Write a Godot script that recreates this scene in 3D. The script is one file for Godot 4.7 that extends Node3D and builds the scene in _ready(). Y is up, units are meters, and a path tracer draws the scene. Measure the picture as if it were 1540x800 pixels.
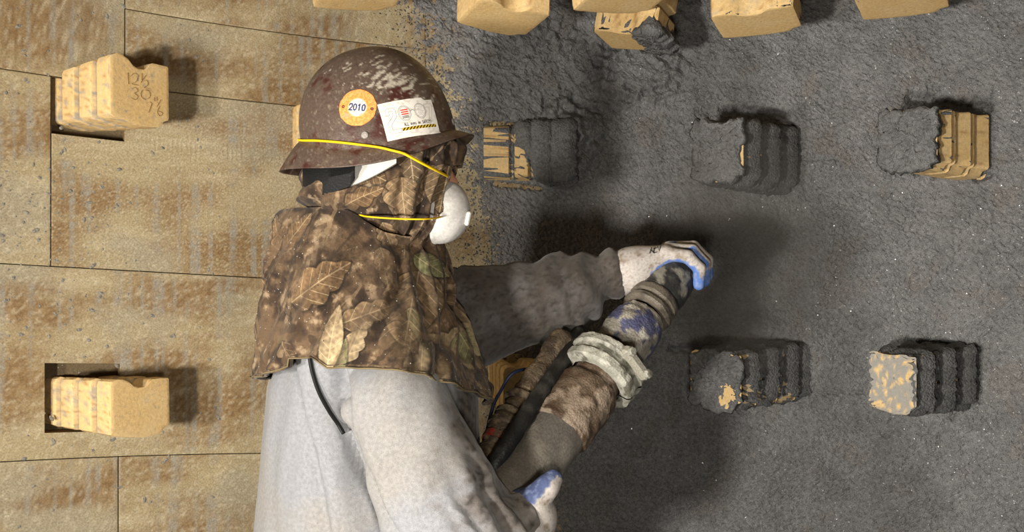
extends Node3D
# A worker gunning refractory concrete over anchor bricks inside a round furnace.
const F := 1500.0          # focal length in pixels of the 1540 x 800 frame
const EYE := 1.45          # camera height
const RAD := 1.8           # radius of the round lining
const AXIS_D := 0.5        # the lining's axis lies this far in front of the camera
const ROOF := 2.115        # underside of the roof

var n1 := FastNoiseLite.new()
var n2 := FastNoiseLite.new()
var rng := RandomNumberGenerator.new()
var M := {}
var used_names := {}

func _ready():
	# ---- camera, environment, lights -------------------------------------------------
	var cam := Camera3D.new(); cam.name = "camera"; add_child(cam)
	cam.position = Vector3(0, EYE, 0)
	cam.fov = rad_to_deg(2.0 * atan(400.0 / F)); cam.near = 0.05; cam.far = 60.0
	cam.current = true
	var we := WorldEnvironment.new(); we.name = "environment"
	var env := Environment.new()
	env.background_mode = Environment.BG_COLOR
	env.background_color = Color(0, 0, 0)
	env.ambient_light_source = Environment.AMBIENT_SOURCE_DISABLED
	env.tonemap_mode = Environment.TONE_MAPPER_LINEAR
	env.tonemap_exposure = 1.0
	env.volumetric_fog_enabled = true; env.volumetric_fog_density = 0.0
	env.sdfgi_enabled = true; env.ssao_enabled = true; env.ssil_enabled = true
	we.environment = env; add_child(we)
	n1.seed = 11; n1.noise_type = FastNoiseLite.TYPE_SIMPLEX; n1.frequency = 1.0; n1.fractal_type = FastNoiseLite.FRACTAL_NONE
	n2.seed = 27; n2.noise_type = FastNoiseLite.TYPE_SIMPLEX; n2.frequency = 1.0; n2.fractal_type = FastNoiseLite.FRACTAL_FBM; n2.fractal_octaves = 4
	rng.seed = 4711
	# two work lamps: one far to the left, one close to the camera and a little below it
	work_lamp(Vector3(-1.05, 1.07, 0.6), Vector3(0.1, 1.5, -2.2), 7.4, 0.10, "black tripod work lamp standing behind the camera on the left")
	work_lamp(Vector3(-1.48, 1.16, -0.05), Vector3(-0.3, 1.5, -2.2), 3.5, 0.08, "black tripod work lamp standing close to the left wall")
	work_lamp(Vector3(0.07, 1.2, -0.26), Vector3(-0.2, 1.5, -2.2), 0.95, 0.06, "black tripod work lamp standing low in the middle, facing the worker")
	materials()
	# ---- the setting -----------------------------------------------------------------
	setting()
	boards()
	gunite_layer()
	# ---- things ----------------------------------------------------------------------
	bricks()
	person()
	nozzle()
	lance()
	# a thin cloud of cement dust where the spray meets the wall
	var fog := FogVolume.new(); fog.name = "spray_haze"; fog.shape = RenderingServer.FOG_VOLUME_SHAPE_ELLIPSOID; fog.size = Vector3(0.34, 0.5, 0.42)
	var fm := FogMaterial.new(); fm.density = 1.2; fm.albedo = Color(0.62, 0.6, 0.57); fog.material = fm
	fog.position = W(1110, 375, 2.0); add_child(fog)
	tag(fog, "thin grey haze of cement dust between the gloved hand and the wall", "haze", "", "stuff")

# ======================================================================= helpers
func W(px: float, py: float, d: float) -> Vector3:
	return Vector3((px - 770.0) / F * d, EYE - (py - 400.0) / F * d, -d)

func wall_sy(px: float, py: float) -> Vector2:      # arc length along the lining, height
	var k := (px - 770.0) / F
	var a := 1.0 + k * k
	var b := -2.0 * AXIS_D
	var c := AXIS_D * AXIS_D - RAD * RAD
	var d := (-b + sqrt(b * b - 4.0 * a * c)) / (2.0 * a)
	return Vector2(atan2(k * d, d - AXIS_D) * RAD, EYE - (py - 400.0) / F * d)

func on_wall(s: float, y: float, t: float) -> Vector3:   # t: how far in from the lining face
	var r := RAD - t
	return Vector3(r * sin(s / RAD), y, -(AXIS_D + r * cos(s / RAD)))

func lin(r: float, g: float, b: float) -> Color:
	return Color(r / 255.0, g / 255.0, b / 255.0).srgb_to_linear()

func sm(a: float, b: float, x: float) -> float:
	return smoothstep(a, b, x)

func pw(x: float, xs: Array, ys: Array) -> float:     # piecewise linear
	if x <= xs[0]: return ys[0]
	for i in range(1, xs.size()):
		if x <= xs[i]:
			return lerpf(ys[i - 1], ys[i], (x - xs[i - 1]) / (xs[i] - xs[i - 1]))
	return ys[-1]

func numbered(called: String) -> String:
	var k: int = used_names.get(called, 0)
	used_names[called] = k + 1
	return called if k == 0 else "%s_%03d" % [called, k]

func tag(o: Node, label := "", category := "", group := "", kind := ""):
	if label: o.set_meta("label", label)
	if category: o.set_meta("category", category)
	if group: o.set_meta("group", group)
	if kind: o.set_meta("kind", kind)
	return o

func thing(called: String, at: Vector3, label := "", category := "", group := "", kind := "") -> Node3D:
	var o := Node3D.new(); o.name = numbered(called); add_child(o, true); o.position = at
	tag(o, label, category, group, kind)
	return o

class MB:
	var v := PackedVector3Array()
	var c := PackedColorArray()
	var uv := PackedVector2Array()
	var i := PackedInt32Array()
	func tri(a: int, b: int, d: int):
		i.push_back(a); i.push_back(b); i.push_back(d)
	func grid(base: int, rows: int, cols: int, wrap: bool):
		var last := cols if wrap else cols - 1
		for r in rows - 1:
			for k in last:
				var k2 := (k + 1) % cols
				var a := base + r * cols + k
				var b := base + r * cols + k2
				var e := a + cols
				var f := b + cols
				i.push_back(a); i.push_back(b); i.push_back(e)
				i.push_back(b); i.push_back(f); i.push_back(e)

# commits what was collected as one named mesh. facing: "" = closed, turn outwards; else a point the faces look at
func build(mb: MB, called: String, mat: Material, parent: Node = null, origin := Vector3.ZERO, crease := 180.0, look_at_point = null) -> MeshInstance3D:
	var v := mb.v
	var idx := mb.i
	var nt := idx.size() / 3
	# orientation
	var mid := Vector3.ZERO
	for p in v: mid += p
	mid /= maxf(1.0, v.size())
	var vol := 0.0
	for t in range(0, idx.size(), 3):
		var a := v[idx[t]]; var b := v[idx[t + 1]]; var c := v[idx[t + 2]]
		var n := (c - a).cross(b - a)
		if look_at_point == null: vol += n.dot(a - mid)
		else: vol += n.dot((look_at_point as Vector3) - a)
	if vol < 0.0:
		for t in range(0, idx.size(), 3):
			var k := idx[t + 1]; idx[t + 1] = idx[t + 2]; idx[t + 2] = k
	var arr := []; arr.resize(Mesh.ARRAY_MAX)
	var has_c := mb.c.size() == v.size()
	var has_uv := mb.uv.size() == v.size()
	if crease >= 179.0:
		var nn := PackedVector3Array(); nn.resize(v.size())
		for t in range(0, idx.size(), 3):
			var i0 := idx[t]; var i1 := idx[t + 1]; var i2 := idx[t + 2]
			var n := (v[i2] - v[i0]).cross(v[i1] - v[i0])
			nn[i0] += n; nn[i1] += n; nn[i2] += n
		for k in nn.size():
			nn[k] = nn[k].normalized()
		var vv := v
		if origin != Vector3.ZERO:
			vv = v.duplicate()
			for k in vv.size(): vv[k] -= origin
		arr[Mesh.ARRAY_VERTEX] = vv; arr[Mesh.ARRAY_NORMAL] = nn; arr[Mesh.ARRAY_INDEX] = idx
		if has_c: arr[Mesh.ARRAY_COLOR] = mb.c
		if has_uv: arr[Mesh.ARRAY_TEX_UV] = mb.uv
	else:
		var fnv := PackedVector3Array(); fnv.resize(nt)
		var fa := PackedVector3Array(); fa.resize(nt)
		var adj := []; adj.resize(v.size())
		for k in v.size(): adj[k] = PackedInt32Array()
		for t in nt:
			var n := (v[idx[t * 3 + 2]] - v[idx[t * 3]]).cross(v[idx[t * 3 + 1]] - v[idx[t * 3]])
			fa[t] = n; fnv[t] = n.normalized()
			for q in 3: adj[idx[t * 3 + q]].push_back(t)
		var lim := cos(deg_to_rad(crease))
		var ov := PackedVector3Array(); var on := PackedVector3Array(); var oc := PackedColorArray(); var ou := PackedVector2Array()
		for t in nt:
			for q in 3:
				var k := idx[t * 3 + q]
				var s := Vector3.ZERO
				for f in adj[k]:
					if fnv[f].dot(fnv[t]) >= lim: s += fa[f]
				ov.push_back(v[k] - origin); on.push_back(s.normalized() if s.length_squared() > 0.0 else fnv[t])
				if has_c: oc.push_back(mb.c[k])
				if has_uv: ou.push_back(mb.uv[k])
		arr[Mesh.ARRAY_VERTEX] = ov; arr[Mesh.ARRAY_NORMAL] = on
		if has_c: arr[Mesh.ARRAY_COLOR] = oc
		if has_uv: arr[Mesh.ARRAY_TEX_UV] = ou
	var mesh := ArrayMesh.new()
	mesh.add_surface_from_arrays(Mesh.PRIMITIVE_TRIANGLES, arr)
	mesh.surface_set_material(0, mat)
	var o := MeshInstance3D.new(); o.mesh = mesh
	o.cast_shadow = GeometryInstance3D.SHADOW_CASTING_SETTING_ON
	if parent == null:
		o.name = numbered(called); add_child(o, true); o.position = origin
	else:
		o.name = called; parent.add_child(o, true)
	return o

# a box with chamfered edges, in a frame
func cbox(mb: MB, tr: Transform3D, size: Vector3, ch := 0.002, col := Color.WHITE):
	var h := size * 0.5
	var pts := []
	for ax in 3:
		for sg in [-1.0, 1.0]:
			for k in 4:
				var u: float = [-1.0, 1.0, 1.0, -1.0][k]
				var w: float = [-1.0, -1.0, 1.0, 1.0][k]
				var p := Vector3.ZERO
				var a1 := (ax + 1) % 3; var a2 := (ax + 2) % 3
				p[ax] = sg * h[ax]; p[a1] = u * (h[a1] - ch); p[a2] = w * (h[a2] - ch)
				pts.push_back(p)
	hull(mb, tr, pts, col)

func hull(mb: MB, tr: Transform3D, pts: Array, col := Color.WHITE):   # small convex hull, brute force planes
	var base := mb.v.size()
	for p in pts:
		mb.v.push_back(tr * (p as Vector3)); mb.c.push_back(col)
	var n := pts.size()
	var done := {}
	for a in n:
		for b in range(a + 1, n):
			for c in range(b + 1, n):
				var nr: Vector3 = (pts[b] - pts[a]).cross(pts[c] - pts[a])
				if nr.length() < 1e-10: continue
				nr = nr.normalized()
				var pos := false; var neg := false
				var on := []
				for k in n:
					var d := nr.dot(pts[k] - pts[a])
					if d > 1e-6: pos = true
					elif d < -1e-6: neg = true
					else: on.push_back(k)
				if pos and neg: continue
				var key := str(on)
				if done.has(key): continue
				done[key] = true
				if pos: nr = -nr
				var ctr := Vector3.ZERO
				for k in on: ctr += pts[k]
				ctr /= on.size()
				var e1: Vector3 = (pts[on[0]] - ctr).normalized()
				var e2 := nr.cross(e1)
				on.sort_custom(func(i, j): return atan2((pts[i] - ctr).dot(e2), (pts[i] - ctr).dot(e1)) < atan2((pts[j] - ctr).dot(e2), (pts[j] - ctr).dot(e1)))
				for k in range(1, on.size() - 1):
					mb.tri(base + on[0], base + on[k + 1], base + on[k])

# surface of revolution about the line from a along dir; prof: Vector2(along, radius)
func lathe(mb: MB, a: Vector3, dir: Vector3, prof: Array, seg := 40, color = null, bump := 0.0, freq := 60.0, from := 0.0, to := TAU):
	var z := dir.normalized()
	var x := z.cross(Vector3.UP).normalized() if absf(z.y) < 0.95 else z.cross(Vector3.RIGHT).normalized()
	var y := z.cross(x)
	var base := mb.v.size()
	var whole := to - from > TAU - 0.001
	if bump > 0.0:
		var fine := [prof[0]]
		for k in range(1, prof.size()):
			var cnt := maxi(1, int((prof[k] - prof[k - 1]).length() / 0.003))
			for j in cnt: fine.push_back((prof[k - 1] as Vector2).lerp(prof[k], (j + 1.0) / cnt))
		prof = fine
	var cols := seg if whole else seg + 1
	for q in prof:
		for k in cols:
			var an := from + (to - from) * k / seg
			var rd := x * cos(an) + y * sin(an)
			var p: Vector3 = a + z * q.x + rd * q.y
			if bump > 0.0 and q.y > 0.001:
				p += rd * bump * n2.get_noise_3dv(p * freq)
			mb.v.push_back(p)
			if color != null: mb.c.push_back(color.call(p, q.x, an))
			else: mb.c.push_back(Color.WHITE)
	mb.grid(base, prof.size(), cols, whole)

# a round tube along points with a radius per point
func tube(mb: MB, pts: Array, rad: Array, seg := 14, color = null, flat := 1.0, bump := 0.0, freq := 60.0):
	var base := mb.v.size()
	var up := Vector3.UP
	var first: Vector3 = (pts[1] - pts[0]).normalized()
	if absf(first.dot(up)) > 0.9: up = Vector3.RIGHT
	var nrm := first.cross(up).normalized()
	for k in pts.size():
		var tg: Vector3 = (pts[mini(k + 1, pts.size() - 1)] - pts[maxi(k - 1, 0)]).normalized()
		nrm = (nrm - tg * nrm.dot(tg)).normalized()
		var bi := tg.cross(nrm)
		var r: float = rad[mini(k, rad.size() - 1)]
		for j in seg:
			var an := TAU * j / seg
			var off := nrm * cos(an) * r + bi * sin(an) * r * flat
			var p: Vector3 = pts[k] + off
			if bump > 0.0: p += off.normalized() * bump * n2.get_noise_3dv(p * freq)
			mb.v.push_back(p)
			mb.c.push_back(color.call(p, float(k) / (pts.size() - 1), an) if color != null else Color.WHITE)
	mb.grid(base, pts.size(), seg, true)
	for e in 2:
		var ctr := mb.v.size()
		mb.v.push_back(pts[0] if e == 0 else pts[-1]); mb.c.push_back(mb.c[base if e == 0 else ctr - 1])
		var r0 := base if e == 0 else base + (pts.size() - 1) * seg
		for j in seg:
			if e == 0: mb.tri(ctr, r0 + (j + 1) % seg, r0 + j)
			else: mb.tri(ctr, r0 + j, r0 + (j + 1) % seg)

func smooth_path(pts: Array, per := 8) -> Array:
	var cv := Curve3D.new()
	for k in pts.size():
		var t: Vector3 = (pts[mini(k + 1, pts.size() - 1)] - pts[maxi(k - 1, 0)]) / 6.0
		cv.add_point(pts[k], -t, t)
	var out := []
	for k in pts.size() - 1:
		for j in per: out.push_back(cv.sample(k, float(j) / per))
	out.push_back(pts[-1])
	return out

# ---- smooth bodies from tapered bones: [a, b, ra, rb, k]
func sd_bones(p: Vector3, bones: Array) -> float:
	var d := 1e9
	for q in bones:
		var a: Vector3 = q[0]
		var ba: Vector3 = q[1] - a
		var t := clampf((p - a).dot(ba) / maxf(ba.length_squared(), 1e-9), 0.0, 1.0)
		var ra: float = q[2]
		var e := (p - a - ba * t).length() - (ra + (float(q[3]) - ra) * t)
		var k: float = q[4]
		var h := maxf(k - absf(d - e), 0.0) / k
		d = minf(d, e) - h * h * k * 0.25
	return d

func nets(bones: Array, h: float) -> MB:
	var lo := Vector3.ONE * 1e9; var hi := -lo
	for q in bones:
		for e in 2:
			var r := Vector3.ONE * (float(q[2 + e]) + 0.03)
			lo = lo.min(q[e] - r); hi = hi.max(q[e] + r)
	var bx := int(ceil((hi.x - lo.x) / (4 * h))); var by := int(ceil((hi.y - lo.y) / (4 * h))); var bz := int(ceil((hi.z - lo.z) / (4 * h)))
	var sx := bx * 4 + 1; var sy := by * 4 + 1; var sz := bz * 4 + 1
	var val := PackedFloat32Array(); val.resize(sx * sy * sz)
	var got := PackedByteArray(); got.resize(sx * sy * sz)
	var cell := PackedInt32Array(); cell.resize(sx * sy * sz); cell.fill(-1)
	var reach := h * 4.0 * 0.8661
	var active := []
	for z in bz:
		for y in by:
			for x in bx:
				var c := lo + Vector3(x * 4 + 2, y * 4 + 2, z * 4 + 2) * h
				var d := sd_bones(c, bones)
				if absf(d) > reach + h: continue
				var near := []
				for q in bones:
					if sd_bones(c, [q]) < d + 2.2 * reach + float(q[4]): near.push_back(q)
				active.push_back(Vector3i(x * 4, y * 4, z * 4))
				for k in 5:
					for j in 5:
						for i in 5:
							var id := ((z * 4 + k) * sy + y * 4 + j) * sx + x * 4 + i
							if got[id]: continue
							got[id] = 1
							val[id] = sd_bones(lo + Vector3(x * 4 + i, y * 4 + j, z * 4 + k) * h, near)
	var mb := MB.new()
	var cs := [Vector3i(0, 0, 0), Vector3i(1, 0, 0), Vector3i(0, 1, 0), Vector3i(1, 1, 0), Vector3i(0, 0, 1), Vector3i(1, 0, 1), Vector3i(0, 1, 1), Vector3i(1, 1, 1)]
	var edges := [[0, 1], [2, 3], [4, 5], [6, 7], [0, 2], [1, 3], [4, 6], [5, 7], [0, 4], [1, 5], [2, 6], [3, 7]]
	var off := PackedInt32Array()
	for c in cs: off.push_back((c.z * sy + c.y) * sx + c.x)
	for b in active:
		for k in 4:
			for j in 4:
				for i in 4:
					var id: int = ((b.z + k) * sy + b.y + j) * sx + b.x + i
					var mask := 0
					for q in 8:
						if val[id + off[q]] < 0.0: mask |= 1 << q
					if mask == 0 or mask == 255: continue
					var s := Vector3.ZERO; var n := 0
					for e in edges:
						var va := val[id + off[e[0]]]; var vb := val[id + off[e[1]]]
						if (va < 0.0) != (vb < 0.0):
							var t := va / (va - vb)
							s += Vector3(cs[e[0]]).lerp(Vector3(cs[e[1]]), t); n += 1
					cell[id] = mb.v.size()
					mb.v.push_back(lo + (Vector3(b.x + i, b.y + j, b.z + k) + s / n) * h)
	var dx := 1; var dy := sx; var dz := sx * sy
	for b in active:
		for k in 4:
			for j in 4:
				for i in 4:
					var id: int = ((b.z + k) * sy + b.y + j) * sx + b.x + i
					var v0 := val[id] < 0.0
					for ax in 3:
						var st: int = [dx, dy, dz][ax]
						var v1 := val[id + st] < 0.0
						if v0 == v1: continue
						var p: int = [dy, dz, dx][ax]; var q: int = [dz, dx, dy][ax]
						if id - p - q < 0: continue
						var a := cell[id]; var c := cell[id - p]; var d := cell[id - p - q]; var e := cell[id - q]
						if a < 0 or c < 0 or d < 0 or e < 0: continue
						if v0:
							mb.tri(a, d, c); mb.tri(a, e, d)
						else:
							mb.tri(a, c, d); mb.tri(a, d, e)
	return mb

func soft_normals(mb: MB) -> PackedVector3Array:
	var nn := PackedVector3Array(); nn.resize(mb.v.size())
	for t in range(0, mb.i.size(), 3):
		var a := mb.i[t]; var b := mb.i[t + 1]; var c := mb.i[t + 2]
		var n := (mb.v[c] - mb.v[a]).cross(mb.v[b] - mb.v[a])
		nn[a] += n; nn[b] += n; nn[c] += n
	for k in nn.size(): nn[k] = nn[k].normalized()
	return nn

# ======================================================================= textures and materials
func noise_bytes(size: int, freq: float, sd: int, oct := 4, type := FastNoiseLite.TYPE_SIMPLEX_SMOOTH) -> PackedByteArray:
	var n := FastNoiseLite.new()
	n.seed = sd; n.frequency = freq; n.noise_type = type
	n.fractal_type = FastNoiseLite.FRACTAL_FBM; n.fractal_octaves = oct
	if type == FastNoiseLite.TYPE_CELLULAR: n.fractal_type = FastNoiseLite.FRACTAL_NONE
	var im := n.get_seamless_image(size, size)
	im.convert(Image.FORMAT_L8)
	return im.get_data()

func tex(size: int, data: PackedByteArray) -> ImageTexture:
	var im := Image.create_from_data(size, size, false, Image.FORMAT_RGB8, data)
	im.generate_mipmaps()
	return ImageTexture.create_from_image(im)

# grey multiplier texture: mean near white, with grain, and specks of another tone
func sparkle(S: int, count: int, size: int) -> ImageTexture:     # roughness: smooth wet sand grains in a dull paste
	var im := Image.create(S, S, false, Image.FORMAT_RGB8)
	im.fill(Color(1, 1, 1))
	for k in count:
		var p := Vector2i(rng.randi() % S, rng.randi() % S)
		var n := 2 + rng.randi() % size
		im.fill_rect(Rect2i(p, Vector2i(n, n)), Color(0.25, 0.25, 0.25))
	im.generate_mipmaps()
	return ImageTexture.create_from_image(im)

func grain_tex(size: int, f1: float, f2: float, a1: float, a2: float, sd: int, specks := 0, speck := 255, mean := 0.8) -> ImageTexture:
	var p := noise_bytes(size, f1, sd); var q := noise_bytes(size, f2, sd + 1, 2)
	var out := PackedByteArray(); out.resize(size * size * 3)
	for k in size * size:
		var x := clampf(mean + (p[k] / 255.0 - 0.5) * a1 + (q[k] / 255.0 - 0.5) * a2, 0.0, 1.0)
		var b := int(x * 255.0)
		out[k * 3] = b; out[k * 3 + 1] = b; out[k * 3 + 2] = b
	for k in specks:
		var at := rng.randi() % (size * size)
		for dxy in [0, 1, size, size + 1].slice(0, 1 + rng.randi() % 4):
			var t: int = (at + dxy) % (size * size)
			for c in 3: out[t * 3 + c] = speck
	return tex(size, out)

func normal_tex(size: int, freq: float, sd: int, oct: int, strength: float, type := FastNoiseLite.TYPE_SIMPLEX_SMOOTH) -> ImageTexture:
	var n := FastNoiseLite.new(); n.seed = sd; n.frequency = freq; n.noise_type = type
	n.fractal_type = FastNoiseLite.FRACTAL_FBM; n.fractal_octaves = oct
	var im := n.get_seamless_image(size, size)
	im.convert(Image.FORMAT_RGBA8)
	im.bump_map_to_normal_map(strength)
	return ImageTexture.create_from_image(im)

func mat(albedo: Color, rough: float, t: Texture2D = null, tiles := 1.0, nt: Texture2D = null, ns := 1.0, world := true) -> StandardMaterial3D:
	var m := StandardMaterial3D.new()
	m.albedo_color = albedo; m.roughness = rough
	m.vertex_color_use_as_albedo = true
	m.metallic_specular = 0.4
	if t != null or nt != null:
		m.uv1_triplanar = true; m.uv1_world_triplanar = world
		m.uv1_scale = Vector3.ONE * tiles; m.uv1_triplanar_sharpness = 4.0
	if t != null: m.albedo_texture = t
	if nt != null:
		m.normal_enabled = true; m.normal_texture = nt; m.normal_scale = ns
	return m

func materials():
	var sand := grain_tex(512, 0.05, 0.33, 0.35, 1.1, 3, 3500, 70, 0.76)
	var gloss := sparkle(512, 420, 4)
	var clay := grain_tex(512, 0.05, 0.3, 0.12, 0.2, 13, 420, 120, 0.9)
	var board := grain_tex(512, 0.06, 0.35, 0.25, 0.5, 5, 900, 120, 0.84)
	var knit := grain_tex(512, 0.04, 0.33, 0.15, 0.35, 7, 500, 150, 0.86)
	var sandn := normal_tex(512, 0.07, 9, 4, 5.0)
	var clothn := normal_tex(512, 0.12, 10, 3, 2.0)
	var gritn := normal_tex(512, 0.16, 31, 3, 6.0, FastNoiseLite.TYPE_VALUE_CUBIC)
	M.gunite = mat(Color.WHITE, 0.6, sand, 4.0, gritn, 0.9)
	M.gunite.metallic_specular = 0.6; M.gunite.roughness = 0.7; M.gunite.roughness_texture = gloss
	M.board = mat(Color.WHITE, 0.85, board, 6.0, sandn, 0.3)
	M.brick = mat(Color.WHITE, 0.75, clay, 4.0, sandn, 0.12)
	M.crust = mat(Color.WHITE, 0.7, sand, 5.0, gritn, 0.9)
	M.knit = mat(Color.WHITE, 0.95, knit, 6.0, clothn, 0.25)
	M.knit.rim_enabled = true; M.knit.rim = 0.25
	M.glove = mat(Color.WHITE, 0.8, knit, 9.0, clothn, 0.4)
	M.mud = mat(Color.WHITE, 0.6, board, 6.0, sandn, 0.7)
	M.steel = mat(Color.WHITE, 0.45, board, 7.0, sandn, 0.5)
	M.rubber = mat(Color.WHITE, 0.55, board, 6.0, sandn, 0.3)
	M.hat = mat(Color.WHITE, 0.42, board, 6.0, sandn, 0.15)
	M.plain = mat(Color.WHITE, 0.7)
	M.strap = mat(Color(0.93, 0.78, 0.06), 0.6)
	M.mask = mat(Color.WHITE, 0.9, knit, 8.0, clothn, 0.25)
	M.dark = mat(lin(18, 17, 16).linear_to_srgb(), 0.6)
	M.skin = mat(Color(0.72, 0.52, 0.42), 0.55)
	M.pencil = mat(Color(0.46, 0.34, 0.2), 0.9)
	M.camo = mat(Color.WHITE, 0.9, camo_tex(), 1.0 / CAMO, clothn, 0.3, false)
	M.camo.rim_enabled = true; M.camo.rim = 0.15

# ---- leaf-print cloth: one tile is CAMO metres
const CAMO := 0.55
const BASE := Vector3(-0.26, 0.0, -1.6)      # between the worker's feet

func camo_tex() -> ImageTexture:
	var S := 1024
	var a := noise_bytes(S, 0.006, 21, 4); var b := noise_bytes(S, 0.02, 22, 4); var c := noise_bytes(S, 0.15, 23, 2); var e := noise_bytes(S, 0.008, 24, 3)
	var col := PackedVector3Array(); col.resize(S * S)
	var dk := Vector3(42, 31, 23); var md := Vector3(90, 71, 52); var lt := Vector3(150, 130, 104)
	for k in S * S:
		var x := a[k] / 255.0; var y := b[k] / 255.0
		var w := dk.lerp(md, sm(0.32, 0.58, x * 0.6 + y * 0.4))
		w = w.lerp(lt, sm(0.55, 0.72, y * 0.65 + e[k] / 255.0 * 0.35) * 0.85)
		col[k] = w * (0.86 + 0.28 * (c[k] / 255.0))
	# twigs and bark strokes
	for k in 110:
		var p := Vector2(rng.randf() * S, rng.randf() * S)
		var ang := -1.0 + rng.randf_range(-0.5, 0.5) if rng.randf() < 0.75 else rng.randf() * TAU
		var L := rng.randf_range(90, 260)
		stroke(col, S, p, p + Vector2(cos(ang), sin(ang)) * L, rng.randf_range(3, 13), [Vector3(150, 128, 98), Vector3(62, 45, 30), Vector3(118, 95, 66), Vector3(40, 30, 22)][k % 4], 0.55)
	# leaves: [photo x, photo y, angle, length px of tile, width, tone]
	var tones := [Vector3(150, 124, 92), Vector3(206, 182, 142), Vector3(122, 94, 64), Vector3(130, 134, 92), Vector3(138, 108, 74), Vector3(96, 98, 66)]
	for k in 17:
		leaf(col, S, Vector2(rng.randf() * S, rng.randf() * S), rng.randf() * TAU, rng.randf_range(80, 170), rng.randf_range(0.45, 0.85), tones[[0, 2, 4, 4, 2, 5, 0][rng.randi() % 7]] * rng.randf_range(0.6, 0.85), rng.randi() % 3)
	for l in [[618, 462, 1.65, 190, 0.8, 0, 0], [545, 505, -1.2, 120, 0.5, 1, 1], [480, 425, -0.6, 190, 0.6, 4, 1], [640, 400, 0.6, 110, 0.5, 3, 0], [560, 470, -0.35, 160, 0.45, 0, 1],
			[665, 536, -0.7, 190, 0.8, 1, 2], [706, 545, 1.0, 150, 0.6, 3, 0], [520, 535, -1.3, 110, 0.5, 3, 0], [508, 505, -1.45, 170, 0.35, 1, 0], [575, 355, 1.2, 90, 0.6, 0, 1], [430, 345, -0.9, 130, 0.5, 4, 2], [600, 295, 1.5, 120, 0.9, 0, 2], [540, 292, -0.4, 120, 0.5, 4, 2]]:
		leaf(col, S, tile_at(l[0], l[1], 1.42) * S, l[2], l[3], l[4], tones[l[5]], l[6])
	var out := PackedByteArray(); out.resize(S * S * 3)
	for k in S * S:
		out[k * 3] = clampi(int(col[k].x), 0, 255); out[k * 3 + 1] = clampi(int(col[k].y), 0, 255); out[k * 3 + 2] = clampi(int(col[k].z), 0, 255)
	for k in 450:      # splashes of dried cement
		var at := rng.randi() % (S * S - S - 2)
		var n := 1 + rng.randi() % 4
		for q in [0, 1, S, S + 1].slice(0, n):
			for ch in 3: out[(at + q) * 3 + ch] = 180
	return tex(S, out)

func tile_at(px: float, py: float, d: float) -> Vector2:
	var p := (W(px, py, d) - BASE) / CAMO
	return Vector2(fposmod(p.x, 1.0), fposmod(-p.y, 1.0))

func stroke(col: PackedVector3Array, S: int, p: Vector2, q: Vector2, wd: float, tone: Vector3, k: float):
	var lo := p.min(q) - Vector2.ONE * wd; var hi := p.max(q) + Vector2.ONE * wd
	var dv := q - p
	for y in range(int(lo.y), int(hi.y)):
		for x in range(int(lo.x), int(hi.x)):
			var r := Vector2(x, y) - p
			var t := clampf(r.dot(dv) / dv.length_squared(), 0.0, 1.0)
			var ds := (r - dv * t).length() + 2.0 * n1.get_noise_2d(x * 0.05, y * 0.05)
			if ds < wd * (1.0 - 0.6 * t):
				var id := posmod(y, S) * S + posmod(x, S)
				col[id] = col[id].lerp(tone, k)

func leaf(col: PackedVector3Array, S: int, ctr: Vector2, ang: float, L: float, wf: float, tone: Vector3, kind: int):
	var ax := Vector2(cos(ang), sin(ang)); var ay := Vector2(-ax.y, ax.x)
	var R := int(L * 0.75)
	for y in range(-R, R):
		for x in range(-R, R):
			var u := (x * ax.x + y * ax.y) / L + 0.5
			if u < -0.03 or u > 1.03: continue
			var v := (x * ay.x + y * ay.y) / L
			var hw := 0.5 * wf * pow(maxf(sin(PI * pow(clampf(u, 0.0, 1.0), 0.75)), 0.0), 0.7)
			if kind == 1: hw *= 0.72 + 0.28 * absf(sin(u * 11.0))
			elif kind == 2: hw *= 0.62 + 0.38 * absf(sin(u * 8.0 + 0.6))
			var d := absf(v) - hw
			if d > 0.05: continue
			var id := posmod(y + int(ctr.y), S) * S + posmod(x + int(ctr.x), S)
			if d > 0.0:
				col[id] = col[id] * lerpf(0.55, 1.0, d / 0.05)
				continue
			var sh := 0.82 + 0.25 * (v / maxf(hw, 0.01)) * (1.0 if kind != 1 else -1.0) * 0.5 + 0.12 * n1.get_noise_2d(x * 0.06, y * 0.06)
			var w := tone * sh
			var vein := absf(v) < 0.010
			var ph := fposmod(u * 6.0 - absf(v) * 5.0, 1.0)
			if ph < 0.075 and u > 0.05: vein = true
			if vein: w = w.lerp(Vector3(226, 204, 164), 0.55)
			if d > -0.012: w *= 0.72
			col[id] = col[id].lerp(w, 0.82)

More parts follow.
